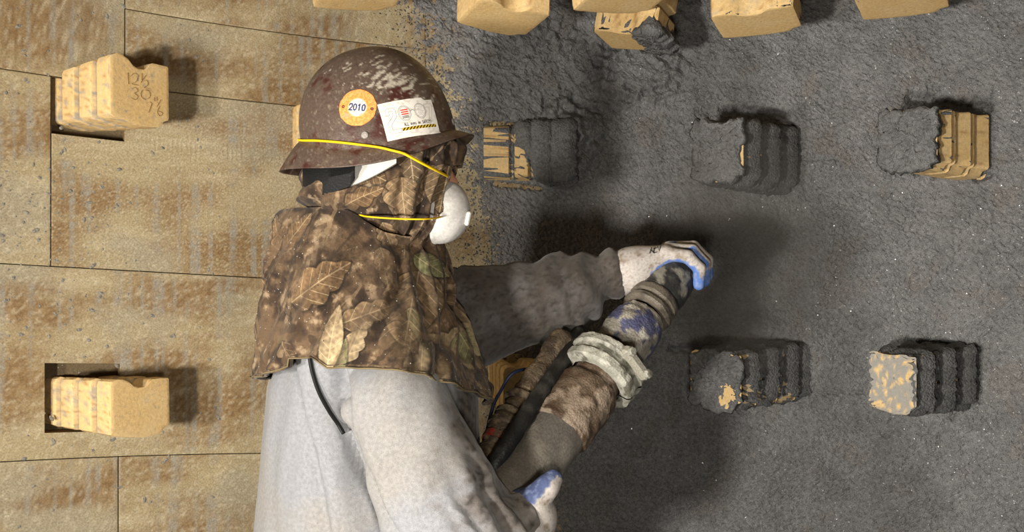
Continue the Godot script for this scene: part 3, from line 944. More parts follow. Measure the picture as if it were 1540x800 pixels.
func bricks():
	var G := "anchor bricks standing out of the wall"
	var H := "anchor bricks hanging from the roof"
	var none = null
	var b1 := brick("bare tan ribbed anchor brick with pencilled numbers, set in the boards above the matching one", G, W(211, 136, 1.98), yaw_basis(55, 1), 0.30, 0.133, 0.133, none, {"taper": 0.78, "dust": 0.8, "groove": 0.02})
	pencil(b1, 0.30)
	brick("bare tan ribbed anchor brick without writing, set in the boards beside the worker's sweatshirt", G, W(212, 611, 1.98), yaw_basis(55, 1), 0.30, 0.133, 0.117, none, {"dust": 0.65, "taper": 0.88, "groove": 0.02})
	brick("pale anchor brick mostly hidden behind the worker's hard hat", G, W(534, 182, 2.06), yaw_basis(30), 0.30, 0.12, 0.125, none)
	brick("tan brick nearly buried in grey concrete to the right of the hard hat", G, W(862, 231, 2.29), yaw_basis(80), 0.2, 0.10, 0.126, func(x, y, z, g, cap): return lerpf(-0.0012, 0.012, sm(0.42, 0.6, z + 0.15 * y)) + 0.002 * g, {"dust": 0.3, "pitch": 0.046, "groove": 0.014})
	brick("wholly crusted grey anchor brick on the coated wall, up and right of the gloved hand", G, W(1080, 227, 2.02), yaw_basis(-41), 0.30, 0.115, 0.122, func(x, y, z, g, cap): return 0.0075 - 0.006 * g - 0.003 * sm(0.7, 1.0, absf(x)) * (1.0 - cap) + 0.004 * (1.0 - cap), {"lump": 1, "dust": 0.4, "taper": 1.16, "saw": 0.75, "groove": 0.03, "pitch": 0.08, "notch": 0.15})
	brick("anchor brick with grey crusted end and bare yellow ribs, high at the far right", G, W(1365, 208, 1.9), yaw_basis(-50), 0.32, 0.118, 0.118, func(x, y, z, g, cap): return (0.007 if cap < 0.5 else lerpf(-0.0024, 0.006, sm(0.955, 1.0, z))) - 0.003 * g, {"lump": 1, "dust": 0.12, "taper": 1.16, "saw": 0.7, "groove": 0.03, "pitch": 0.072, "notch": 0.15})
	brick("dark crusted anchor brick below the spraying hand with a faint brown patch", G, W(1076, 569, 2.0), yaw_basis(-43), 0.30, 0.118, 0.112, func(x, y, z, g, cap): return 0.0055 - 0.006 * g - 0.008 * sm(0.7, 0.1, Vector2(x - 0.5, y + 0.6).length()), {"lump": 1, "dust": 0.5, "taper": 1.16, "saw": 0.7, "groove": 0.026, "pitch": 0.08, "notch": 0.1})
	brick("anchor brick with a smooth grey-yellow dusted end, low at the far right", G, W(1341, 574, 1.9), yaw_basis(-50), 0.32, 0.1, 0.115, func(x, y, z, g, cap): return (-0.004 if cap < 0.5 else 0.0062 - 0.008 * g - 0.01 * sm(0.995, 1.0, z)), {"dust": 0.95, "cap_dust": 0.34, "taper": 1.16, "saw": 0.75, "groove": 0.03, "pitch": 0.08, "notch": 0.15})
	brick("brown anchor brick in the shade behind the two hoses", G, W(797, 592, 2.02), yaw_basis(8), 0.34, 0.11, 0.11, none, {"dust": 0.5})
	# roof bricks: their length hangs down
	var down := func(yaw: float, roll: float, lean: float) -> Basis:
		return Basis(Vector3.UP, deg_to_rad(yaw)) * Basis(Vector3.BACK, deg_to_rad(roll)) * Basis(Vector3.RIGHT, deg_to_rad(90.0 - lean))
	var flecks := func(x, y, z, g, cap): return -0.0045
	brick("tan brick hanging from the roof nearly above the hard hat, only its tip in view", H, W(540, -6, 1.95), down.call(18, 4, 8), 0.3, 0.165, 0.14, none)
	brick("tan brick hanging from the roof with bare slanting faces, right of the hard hat", H, W(756, 28, 1.95), down.call(24, -5, 8), 0.3, 0.15, 0.135, none, {"dust": 0.15})
	brick("broad tan brick hanging from the roof in front of a crusted one", H, W(938, 0, 1.86), down.call(18, 4, 6), 0.3, 0.16, 0.135, none, {"dust": 0.1})
	brick("tan brick with a clod of grey concrete on its tip, hanging behind a broad one", H, W(952, 60, 2.04), down.call(-28, -6, 8), 0.34, 0.135, 0.12, func(x, y, z, g, cap): return (lerpf(-0.005, 0.012, sm(-0.2, 0.8, x)) if cap < 0.5 else lerpf(-0.006, 0.014, sm(0.9, 1.0, z) * sm(0.0, 0.8, x))), {"lump": 1, "dust": 0.2})
	brick("tan brick with a dusty grey right face, hanging from the roof above the crusted brick", H, W(1138, 34, 1.93), down.call(-24, 3, 8), 0.3, 0.155, 0.13, flecks, {"dust": 0.5})
	brick("pale tan brick hanging from the roof, rightmost of the hanging row", H, W(1356, 4, 1.85), down.call(-28, 2, 8), 0.3, 0.155, 0.135, flecks, {"dust": 0.2})

# pencilled figures on the end of a brick, thin strokes
func pencil(b: Node3D, L: float):
	var lines := [
		[[-0.18, 0.20], [-0.12, 0.25], [-0.05, 0.22], [-0.09, 0.12], [-0.17, 0.08], [-0.04, 0.07]],
		[[-0.24, 0.24], [-0.23, 0.06]],
		[[0.02, 0.27], [0.02, 0.16]], [[0.10, 0.25], [0.0, 0.12]], [[0.06, 0.15], [0.12, 0.17], [0.13, 0.10], [0.06, 0.05], [0.18, 0.05]],
		[[-0.17, 0.0], [-0.10, 0.03], [-0.06, -0.02], [-0.12, -0.06], [-0.06, -0.10], [-0.10, -0.16], [-0.18, -0.14]],
		[[0.10, 0.02], [0.02, 0.0], [0.0, -0.09], [0.08, -0.13], [0.17, -0.08], [0.16, 0.0], [0.10, 0.02], [0.20, 0.03]],
		[[0.10, -0.18], [0.20, -0.17], [0.14, -0.33]], [[0.25, -0.08], [0.26, -0.14]], [[0.30, -0.06], [0.31, -0.12]], [[0.38, -0.10], [0.30, -0.22]],
		[[0.36, -0.20], [0.31, -0.30], [0.36, -0.36], [0.41, -0.31], [0.34, -0.28]]]
	var mb := MB.new()
	for l in lines:
		var pts := []
		for p in l: pts.push_back(Vector3(p[0] * 0.12, p[1] * 0.128, L + 0.0018))
		tube(mb, smooth_path(pts, 4), [0.0005], 6, null, 0.4)
	build(mb, "pencil_writing", M.pencil, b, Vector3.ZERO, 180.0)

# ======================================================================= the worker
var shirt := []

func person():
	var o := thing("person", BASE, "worker in a dusty grey sweatshirt, leaf-print hood and brown hard hat, gripping the spray nozzle", "person")
	# ---- body: one surface, mostly under the clothes
	var hip := W(530, 930, 1.6)
	var head := W(575, 250, 1.56)
	var hipl := Vector3(-0.27, 0.86, -1.69); var hipr := Vector3(-0.25, 0.86, -1.5)
	var kl := Vector3(-0.16, 0.47, -1.72); var kr := Vector3(-0.22, 0.46, -1.47)
	var al := Vector3(-0.2, 0.09, -1.74); var ar := Vector3(-0.33, 0.09, -1.46)
	var sr := W(604, 625, 1.435); var er := W(690, 838, 1.375); var wr := W(778, 790, 1.415)
	var sl := W(655, 480, 1.77); var el := W(810, 452, 1.76); var wl := W(938, 408, 1.75)
	var body := [[head + Vector3(-0.012, 0.02, 0), head + Vector3(0.02, 0.0, 0), 0.085, 0.078, 0.03], [head + Vector3(0.045, -0.055, 0), head + Vector3(0.02, -0.075, 0), 0.042, 0.05, 0.04],
		[head + Vector3(0.098, 0.0, 0), head + Vector3(0.108, -0.03, 0), 0.008, 0.014, 0.02],
		[head + Vector3(0.0, -0.06, 0), W(560, 430, 1.6), 0.055, 0.065, 0.03], [W(560, 500, 1.62), hip + Vector3(0, 0, -0.03), 0.10, 0.10, 0.06], [W(585, 560, 1.58), W(590, 535, 1.7), 0.055, 0.055, 0.06],
		[sr, er, 0.055, 0.042, 0.04], [er, wr, 0.042, 0.028, 0.02], [sl, el, 0.055, 0.04, 0.04], [el, wl, 0.04, 0.027, 0.02],
		[hipl, kl, 0.085, 0.058, 0.04], [kl, al, 0.058, 0.038, 0.02], [hipr, kr, 0.085, 0.058, 0.04], [kr, ar, 0.058, 0.038, 0.02]]
	build(nets(body, 0.012), "body", M.skin, o, BASE)
	# ---- trousers and boots
	var tr := [[hip + Vector3(0, -0.02, -0.06), hip + Vector3(0, -0.02, 0.06), 0.15, 0.15, 0.05], [hipl, kl, 0.115, 0.085, 0.05], [kl, al + Vector3(0, 0.03, 0), 0.085, 0.075, 0.03], [hipr, kr, 0.115, 0.085, 0.05], [kr, ar + Vector3(0, 0.03, 0), 0.085, 0.075, 0.03]]
	var mb := nets(tr, 0.014)
	for k in mb.v.size(): mb.c.push_back(lin(70, 66, 60))
	build(mb, "trousers", M.knit, o, BASE)
	for a in [al, ar]:
		mb = nets([[a + Vector3(0, 0.05, 0), Vector3(a.x, 0.055, a.z), 0.058, 0.055, 0.03], [Vector3(a.x, 0.05, a.z), Vector3(a.x + 0.17, 0.042, a.z), 0.05, 0.042, 0.03], [Vector3(a.x - 0.03, 0.022, a.z), Vector3(a.x + 0.19, 0.022, a.z), 0.022, 0.022, 0.015]], 0.009)
		for k in mb.v.size(): mb.c.push_back(lin(64, 46, 32))
		build(mb, "boot", M.rubber, o, BASE)
	# ---- sweatshirt
	shirt = [[W(556, 600, 1.60), W(540, 900, 1.61), 0.135, 0.145, 0.05], [W(536, 600, 1.68), W(518, 900, 1.68), 0.148, 0.158, 0.05],
		[W(612, 610, 1.60), W(600, 860, 1.60), 0.115, 0.13, 0.05], [W(560, 510, 1.5), W(575, 500, 1.72), 0.085, 0.085, 0.08],
		[W(596, 612, 1.425), W(694, 838, 1.37), 0.078, 0.092, 0.012], [W(694, 846, 1.37), W(740, 800, 1.395), 0.088, 0.056, 0.03], [W(740, 800, 1.395), W(762, 788, 1.41), 0.054, 0.047, 0.01],
		[W(650, 490, 1.76), W(705, 477, 1.76), 0.095, 0.086, 0.05], [W(705, 477, 1.76), W(850, 442, 1.75), 0.082, 0.066, 0.03], [W(850, 440, 1.75), W(895, 420, 1.75), 0.062, 0.046, 0.02], [W(895, 418, 1.75), W(936, 408, 1.75), 0.043, 0.034, 0.015]]
	mb = nets(shirt, 0.006)
	var nn := soft_normals(mb)
	var flip := 1.0
	var far_arm_a := W(690, 475, 1.76); var far_arm_b := W(936, 408, 1.75)
	for k in mb.v.size():
		var p := mb.v[k]
		var px := 770.0 + p.x / -p.z * F; var py := 400.0 - (p.y - EYE) / -p.z * F
		var disp := 0.0
		var dirt_or_shade := 0.0
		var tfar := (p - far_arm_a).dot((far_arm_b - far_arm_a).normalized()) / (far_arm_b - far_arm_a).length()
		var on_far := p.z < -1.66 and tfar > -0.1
		if on_far:
			# sleeve rucked up towards the cuff
			disp += 0.007 * sin(tfar * 34.0 + 2.5 * n1.get_noise_3dv(p * 7.0)) * sm(0.35, 0.75, tfar) * (1.0 - sm(0.9, 1.0, tfar))
			disp += 0.005 * n2.get_noise_3d(p.x * 14.0 + p.y * 6.0, p.y * 9.0, p.z * 9.0)
			disp -= 0.006 * sm(0.016, 0.0, absf(tfar - 0.06 - 0.1 * (p.y - 1.38)))
			disp += 0.006 * (sm(0.66, 0.68, tfar) - sm(0.68, 0.80, tfar)) + 0.004 * (sm(0.985, 0.97, tfar) * sm(0.90, 0.97, tfar))
			dirt_or_shade = 0.84 + 0.2 * n2.get_noise_3dv(p * 12.0)  # sleeve dirt, deepened to paint in the shade on this arm
		else:
			# long hanging folds down the back, and creases gathering at the cuff
			var near_side := sm(-1.6, -1.5, p.z)
			# the deep crease between the sleeve and the back, and the folds that run down from the shoulder blade
			var xc := pw(py, [535, 560, 600, 645, 700, 750, 800, 860], [508, 513, 518, 521, 541, 566, 590, 622])
			disp -= 0.018 * exp(-pow((px - xc) / 7.0, 2.0)) * near_side
			disp += 0.010 * exp(-pow((px - xc + 34.0 + 0.04 * (py - 560)) / 17.0, 2.0)) * near_side * sm(900, 560, py)
			var fx := px - pw(py, [550, 650, 800], [464, 478, 504])
			disp += 0.017 * sm(-6.0, 5.0, fx) * sm(60.0, 12.0, fx) * near_side
			disp -= 0.006 * exp(-pow((fx + 12.0) / 8.0, 2.0)) * near_side
			disp -= 0.006 * exp(-pow((px - pw(py, [550, 800], [404, 408])) / 9.0, 2.0)) * near_side
			disp += 0.006 * exp(-pow((px - pw(py, [640, 800], [548, 590])) / 8.0, 2.0)) * near_side * sm(600, 700, py)
			var lean := p.x - 0.22 * (p.y - 1.2)
			disp += 0.003 * n1.get_noise_3d(lean * 17.0, p.y * 2.6, p.z * 6.0)
			disp += 0.0012 * n2.get_noise_3dv(p * 14.0)
			var cuff := sm(0.12, 0.03, (p - W(756, 765, 1.36)).length())
			disp += 0.006 * cuff * sin((p.x + p.y * 0.6) * 210.0 + 2.0 * n1.get_noise_3dv(p * 14.0))
			var soil := (Vector2(px - 712, py - 620) / Vector2(34, 70)).length()
			dirt_or_shade = sm(1.3, 0.5, soil + 0.5 * n2.get_noise_3dv(p * 25.0)) * 0.85
			dirt_or_shade = maxf(dirt_or_shade, 0.75 * sm(0.12, 0.02, (p - W(752, 745, 1.36)).length() + 0.06 * n2.get_noise_3dv(p * 30.0)))
			dirt_or_shade = maxf(dirt_or_shade, 0.14 * sm(0.1, 0.5, n2.get_noise_3dv(p * 6.0)) * sm(480, 640, px))
			dirt_or_shade = maxf(dirt_or_shade, 0.5 * sm(0.4, 0.6, n2.get_noise_3dv(p * 55.0)) * sm(600, 720, px))
		# flecks of wet concrete
		var fl := sm(0.3, 0.7, n1.get_noise_3dv(p * 210.0)) * (0.6 if on_far else 0.0)
		mb.v[k] = p + nn[k] * flip * disp
		var c := lin(155, 156, 161).lerp(lin(158, 155, 152), sm(-0.2, 0.5, n2.get_noise_3dv(p * 4.0)))
		c = c.lerp(lin(80, 71, 62) if on_far else lin(92, 80, 67), clampf(dirt_or_shade, 0.0, 0.93))  # far sleeve tone is darker: shade mixed in with its dirt
		c = c.lerp(lin(40, 35, 30), sm(-0.05, 0.3, n2.get_noise_3dv(p * 60.0)) * 0.8 * sm(0.4, 0.8, dirt_or_shade) * (0.35 if on_far else 1.0))
		c = c.lerp(lin(52, 47, 42), fl)
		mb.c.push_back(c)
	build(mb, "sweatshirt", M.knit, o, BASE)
	# black draw-cord hanging over the shoulder blade
	var cord := []
	for q in [[465, 533], [470, 560], [480, 590], [495, 618], [508, 637], [517, 652]]:
		var dn := 9.0
		for p in mb.v:
			if p.z > -1.6 and Vector2(770.0 + p.x / -p.z * F - q[0], 400.0 - (p.y - EYE) / -p.z * F - q[1]).length() < 7.0: dn = minf(dn, -p.z)
		cord.push_back(W(q[0], q[1], dn - 0.002))
	mb = MB.new(); tube(mb, smooth_path(cord, 6), [0.0048], 10, null, 0.6); build(mb, "cord", M.dark, o, BASE)
	cape(o)
	hood(o)
	respirator(o)
	hard_hat(o)
	hands(o)

func hem(x: float) -> float:     # height of the hem along the near side, by photo column
	return pw(x, [372, 420, 463, 466, 510, 530, 580, 620, 660, 700, 722, 736], [566, 560, 546, 535, 532, 547, 549, 549, 556, 571, 584, 606])

func cape(o: Node3D):
	var n := 200; var m := 110
	var mb := MB.new()
	var tops := []
	for j in range(-6, m + 6):
		for i in n:
			var an := TAU * i / n
			var c := cos(an); var s := sin(an)          # s > 0: towards the camera
			var f := clampf(float(j) / (m - 1), 0.0, 1.0)
			# the column where this line of cloth reaches the hem, then its own height
			var xh := 553.0 + 181.0 * c
			var ds := 1.6 - 0.24 * maxf(s, 0.0)
			var y_hem := (400.0 - lerpf(hem(xh), 585.0, sm(0.0, -0.6, s))) / F * ds
			var y_top := lerpf(0.088, 0.070, sm(-0.3, 0.9, c)) - 0.026 * sm(-0.1, 0.5, c) * sm(1.0, 0.75, c) * sm(0.0, 0.5, s)
			var y := lerpf(y_top, y_hem, pow(f, 0.93))
			var py := 400.0 - y / 1.6 * F
			var xl := pw(py, [316, 322, 335, 360, 400, 440, 480, 520, 560, 620], [424, 417, 412, 410, 407, 405, 402, 399, 395, 392])
			var xr := pw(py, [316, 330, 360, 400, 440, 480, 520, 560, 606], [650, 655, 656, 663, 672, 686, 708, 727, 738])
			var b := pw(py, [316, 330, 360, 400, 440, 480, 520, 560, 620], [0.112, 0.126, 0.145, 0.172, 0.20, 0.228, 0.248, 0.262, 0.27])
			b += 0.022 * sm(0.1, 0.5, c) * sm(1.0, 0.75, c) * f
			b *= 1.0 - 0.16 * sm(0.1, -0.9, c)
			var cx := (xl + xr) * 0.5; var a := (xr - xl) * 0.5
			if j < 0:               # the neck end turns in towards the hood
				var k := 1.0 + j / 6.0
				a *= 0.60 + 0.40 * sqrt(maxf(0.0, 1.0 - pow(1.0 - k, 2.0))); b *= 0.60 + 0.40 * sqrt(maxf(0.0, 1.0 - pow(1.0 - k, 2.0)))
				y += 0.005 * sin(k * PI) - 0.022 * pow(1.0 - k, 1.5)
				cx = lerpf(cx + 18.0, cx, k)
			var pe := 0.95
			var x := (cx - 770.0) / F * 1.6 + a / F * 1.6 * signf(c) * pow(absf(c), pe)
			var zz := b * signf(s) * pow(absf(s), pe)
			var out := Vector3(c, 0.25, s).normalized()
			var lean := an * 2.0 + y * 9.0
			var fold := 0.010 * n1.get_noise_2d(lean * 1.3, y * 4.0 + 7.0) * sm(0.02, 0.3, f) + 0.003 * n2.get_noise_3d(x * 22.0 + y * 14.0, y * 10.0 - x * 8.0, zz * 9.0)
			fold += 0.011 * sin(an * 26.0 + y * 22.0) * sm(0.45, 0.95, c) * sm(0.0, 0.15, f) * sm(1.0, 0.6, f)      # gathered under the chin
			fold -= 0.011 * exp(-pow((y - 0.02 + 0.08 * x) / 0.012, 2.0)) * sm(0.1, 0.6, s) * sm(-0.25, -0.17, x)
			if j >= m:              # rolled hem
				var k2 := j - m + 1
				fold += [0.002, 0.0035, 0.003, 0.0, -0.004, -0.006][k2 - 1]
				y += [-0.001, -0.0025, -0.0045, -0.0055, -0.0045, -0.001][k2 - 1]
			mb.v.push_back(Vector3(x, EYE + y, -1.6 + zz) + out * fold)
			mb.c.push_back(Color(1, 1, 1))
	mb.grid(0, m + 12, n, true)
	var cp := build(mb, "cape", M.camo, o, BASE)
	# stitching along the hem
	var pts := []
	for i in n + 1:
		var k := (m + 6 + 2) * n + i % n
		pts.push_back(mb.v[k] + Vector3(cos(TAU * i / n), 0, sin(TAU * i / n)) * 0.0015)
	var th := MB.new(); tube(th, pts, [0.0012], 6, func(_p, t, _a): return lin(112, 98, 72) if int(t * 400.0) % 2 == 0 else lin(64, 54, 38))
	build(th, "hem_stitching", M.plain, cp, BASE)
	# clods and grit caught on the cloth
	var grit := MB.new()
	for k in 420:
		var i: int; var j: int
		if k < 200:
			i = int(n * (0.17 + 0.12 * rng.randf())); j = 6 + int(m * (0.28 + 0.09 * rng.randfn()))
		else:
			i = rng.randi() % (n / 2); j = 6 + int(rng.randf() * m)
		var p := mb.v[clampi(j, 6, m) * n + i]
		var r := rng.randf_range(0.0004, 0.0010)
		var tone := lin(70, 62, 54) if k < 200 or rng.randf() < 0.4 else lin(200, 196, 186)
		var b := grit.v.size()
		for q in [Vector3(r, 0, 0), Vector3(-r, 0, 0), Vector3(0, r, 0), Vector3(0, -r, 0), Vector3(0, 0, r), Vector3(0, 0, -r)]:
			grit.v.push_back(p + q * rng.randf_range(0.7, 1.4)); grit.c.push_back(tone)
		for f in [[0, 2, 4], [2, 1, 4], [1, 3, 4], [3, 0, 4], [2, 0, 5], [1, 2, 5], [3, 1, 5], [0, 3, 5]]: grit.tri(b + f[0], b + f[1], b + f[2])
	tag(build(grit, "grit", M.plain, cp, BASE, 20.0), "", "", "", "stuff")

func hood(o: Node3D):
	var n := 160; var m := 70
	var mb := MB.new()
	for j in m:
		var py := lerpf(190.0, 372.0, float(j) / (m - 1))
		var xl := pw(py, [190, 235, 262, 285, 300, 312, 322, 345, 372], [480, 472, 458, 453, 455, 464, 482, 508, 535])
		var xr := pw(py, [190, 222, 262, 290, 330, 350, 372], [668, 690, 686, 676, 662, 648, 625])
		var b := pw(py, [190, 262, 300, 340, 372], [0.08, 0.092, 0.102, 0.074, 0.055])
		for i in n:
			var an := TAU * i / n
			var c := cos(an); var s := sin(an)
			var cx := (xl + xr) * 0.5; var a := (xr - xl) * 0.5
			var x := (cx - 770.0) / F * 1.56 + a / F * 1.56 * signf(c) * pow(absf(c), 0.9)
			var y := EYE - (py - 400.0) / F * 1.56
			var zz := b * signf(s) * pow(absf(s), 0.9)
			var fold := 0.009 * n2.get_noise_3d(x * 18.0 - y * 10.0, y * 9.0 + x * 12.0, zz * 10.0)
			fold += 0.0095 * sin(an * 19.0 + 1.5 * n1.get_noise_2d(y * 9.0, an)) * sm(0.05, 0.6, c) * sm(0.75, 0.1, absf(zz) / 0.1 * 0.2)
			fold += 0.006 * sin((y * 1.0 - x * 0.55) * 150.0) * sm(-0.1, -0.7, c)
			mb.v.push_back(Vector3(x, y, -1.56 + zz) + Vector3(c, 0.1, s) * fold)
			mb.c.push_back(Color.WHITE)
	for j in m - 1:
		for i in n:
			var an := TAU * (i + 0.5) / n
			if an > PI: an -= TAU
			if absf(an) < 0.34 and j > 22 and j < 52: continue      # the face opening
			var a := j * n + i; var b := j * n + (i + 1) % n
			mb.tri(a, b, a + n); mb.tri(b, b + n, a + n)
	build(mb, "hood", M.camo, o, BASE)

func respirator(o: Node3D):
	var c := W(663, 318, 1.56)
	var ax := Vector3(0.98, -0.12, 0.12).normalized()
	var mb := MB.new()
	var prof := []
	for k in 16:
		var t := PI * 0.5 * k / 15.0
		prof.push_back(Vector2(0.046 * sin(t), 0.049 * cos(t) + 0.0001))
	prof.insert(0, Vector2(-0.002, 0.0505)); prof.insert(0, Vector2(-0.006, 0.050)); prof.insert(0, Vector2(-0.012, 0.040))
	lathe(mb, c, ax, prof, 48, func(_p, _t, _a): return lin(226, 222, 218), 0.002, 30.0)
	for k in mb.v.size():
		var p := mb.v[k] - c
		mb.v[k] = c + Vector3(p.x, p.y * 1.03, p.z * 0.95)
	var mk := build(mb, "respirator", M.mask, o, BASE)
	mb = MB.new(); cbox(mb, Transform3D(Basis(Vector3.BACK, -0.2), c + Vector3(0.043, -0.012, 0.012)), Vector3(0.007, 0.022, 0.022), 0.002, lin(206, 203, 198)); build(mb, "valve", M.plain, mk, BASE, 30.0)
	# lower yellow strap over the hood
	var pts := []
	for q in [[530, 318, 1.50], [545, 324, 1.478], [562, 326.5, 1.458], [600, 329, 1.455], [635, 329.5, 1.462], [655, 328, 1.49], [667, 325, 1.53]]: pts.push_back(W(q[0], q[1], q[2]))
	mb = MB.new(); tube(mb, smooth_path(pts, 8), [0.0028], 10, null, 0.5); build(mb, "strap", M.strap, mk, BASE)

# ---- hard hat
var hat_c: Vector3
var hat_b: Basis

func hat_local(th: float, v: float) -> Vector3:
	var c := cos(th); var s := sin(th)
	var end := (c * c) * c * c
	var yb := lerpf(-0.014, (0.004 if c > 0.0 else 0.032), c * c)
	var ye := lerpf(-0.037, (-0.008 if c > 0.0 else -0.010), c * c)
	var e := lerpf(0.014, (0.027 if c > 0.0 else 0.042), end)
	var a := 0.1200; var b := 0.11
	if v <= 1.0:
		var al := v * PI * 0.5
		var ro := pow(sin(al), 0.92)
		return Vector3(a * ro * c, yb + (0.157 - yb) * pow(cos(al), 0.94), b * ro * s)
	var w := v - 1.0
	if w <= 1.0:
		return Vector3((a + e * pow(w, 0.9)) * c, lerpf(yb, ye, pow(w, 1.15)), (b + e * pow(w, 0.9)) * s)
	# underside
	var u := w - 1.0
	return Vector3((a + e * (1.0 - u) - 0.004 * u) * c, lerpf(ye - 0.003, yb - 0.004, pow(u, 0.9)), (b + e * (1.0 - u) - 0.004 * u) * s)

func hat_pt(th: float, v: float) -> Vector3:
	return hat_c + hat_b * hat_local(th, v)

func hat_find(goal: Callable, th: float, v: float) -> Vector2:     # where on the shell the goal function is least
	var p := Vector2(th, v); var st := 0.2
	var best: float = goal.call(hat_pt(p.x, p.y))
	while st > 0.00004:
		var moved := false
		for d in [Vector2(st, 0), Vector2(-st, 0), Vector2(0, st), Vector2(0, -st)]:
			var q: Vector2 = p + d
			q.y = clampf(q.y, 0.02, 1.98)
			var e: float = goal.call(hat_pt(q.x, q.y))
			if e < best: best = e; p = q; moved = true
		if not moved: st *= 0.5
	return p

func hat_normal(q: Vector2) -> Vector3:
	var a := hat_pt(q.x + 0.01, q.y) - hat_pt(q.x - 0.01, q.y)
	var b := hat_pt(q.x, q.y + 0.01) - hat_pt(q.x, q.y - 0.01)
	var n := a.cross(b).normalized()
	return n if n.dot(hat_pt(q.x, q.y) - hat_c) > 0.0 else -n

func hat_at(px: float, py: float) -> Vector2:
	return hat_find(func(p: Vector3) -> float: return Vector2(770.0 + p.x / -p.z * F - px, 400.0 - (p.y - EYE) / -p.z * F - py).length(), 1.5, 0.7)

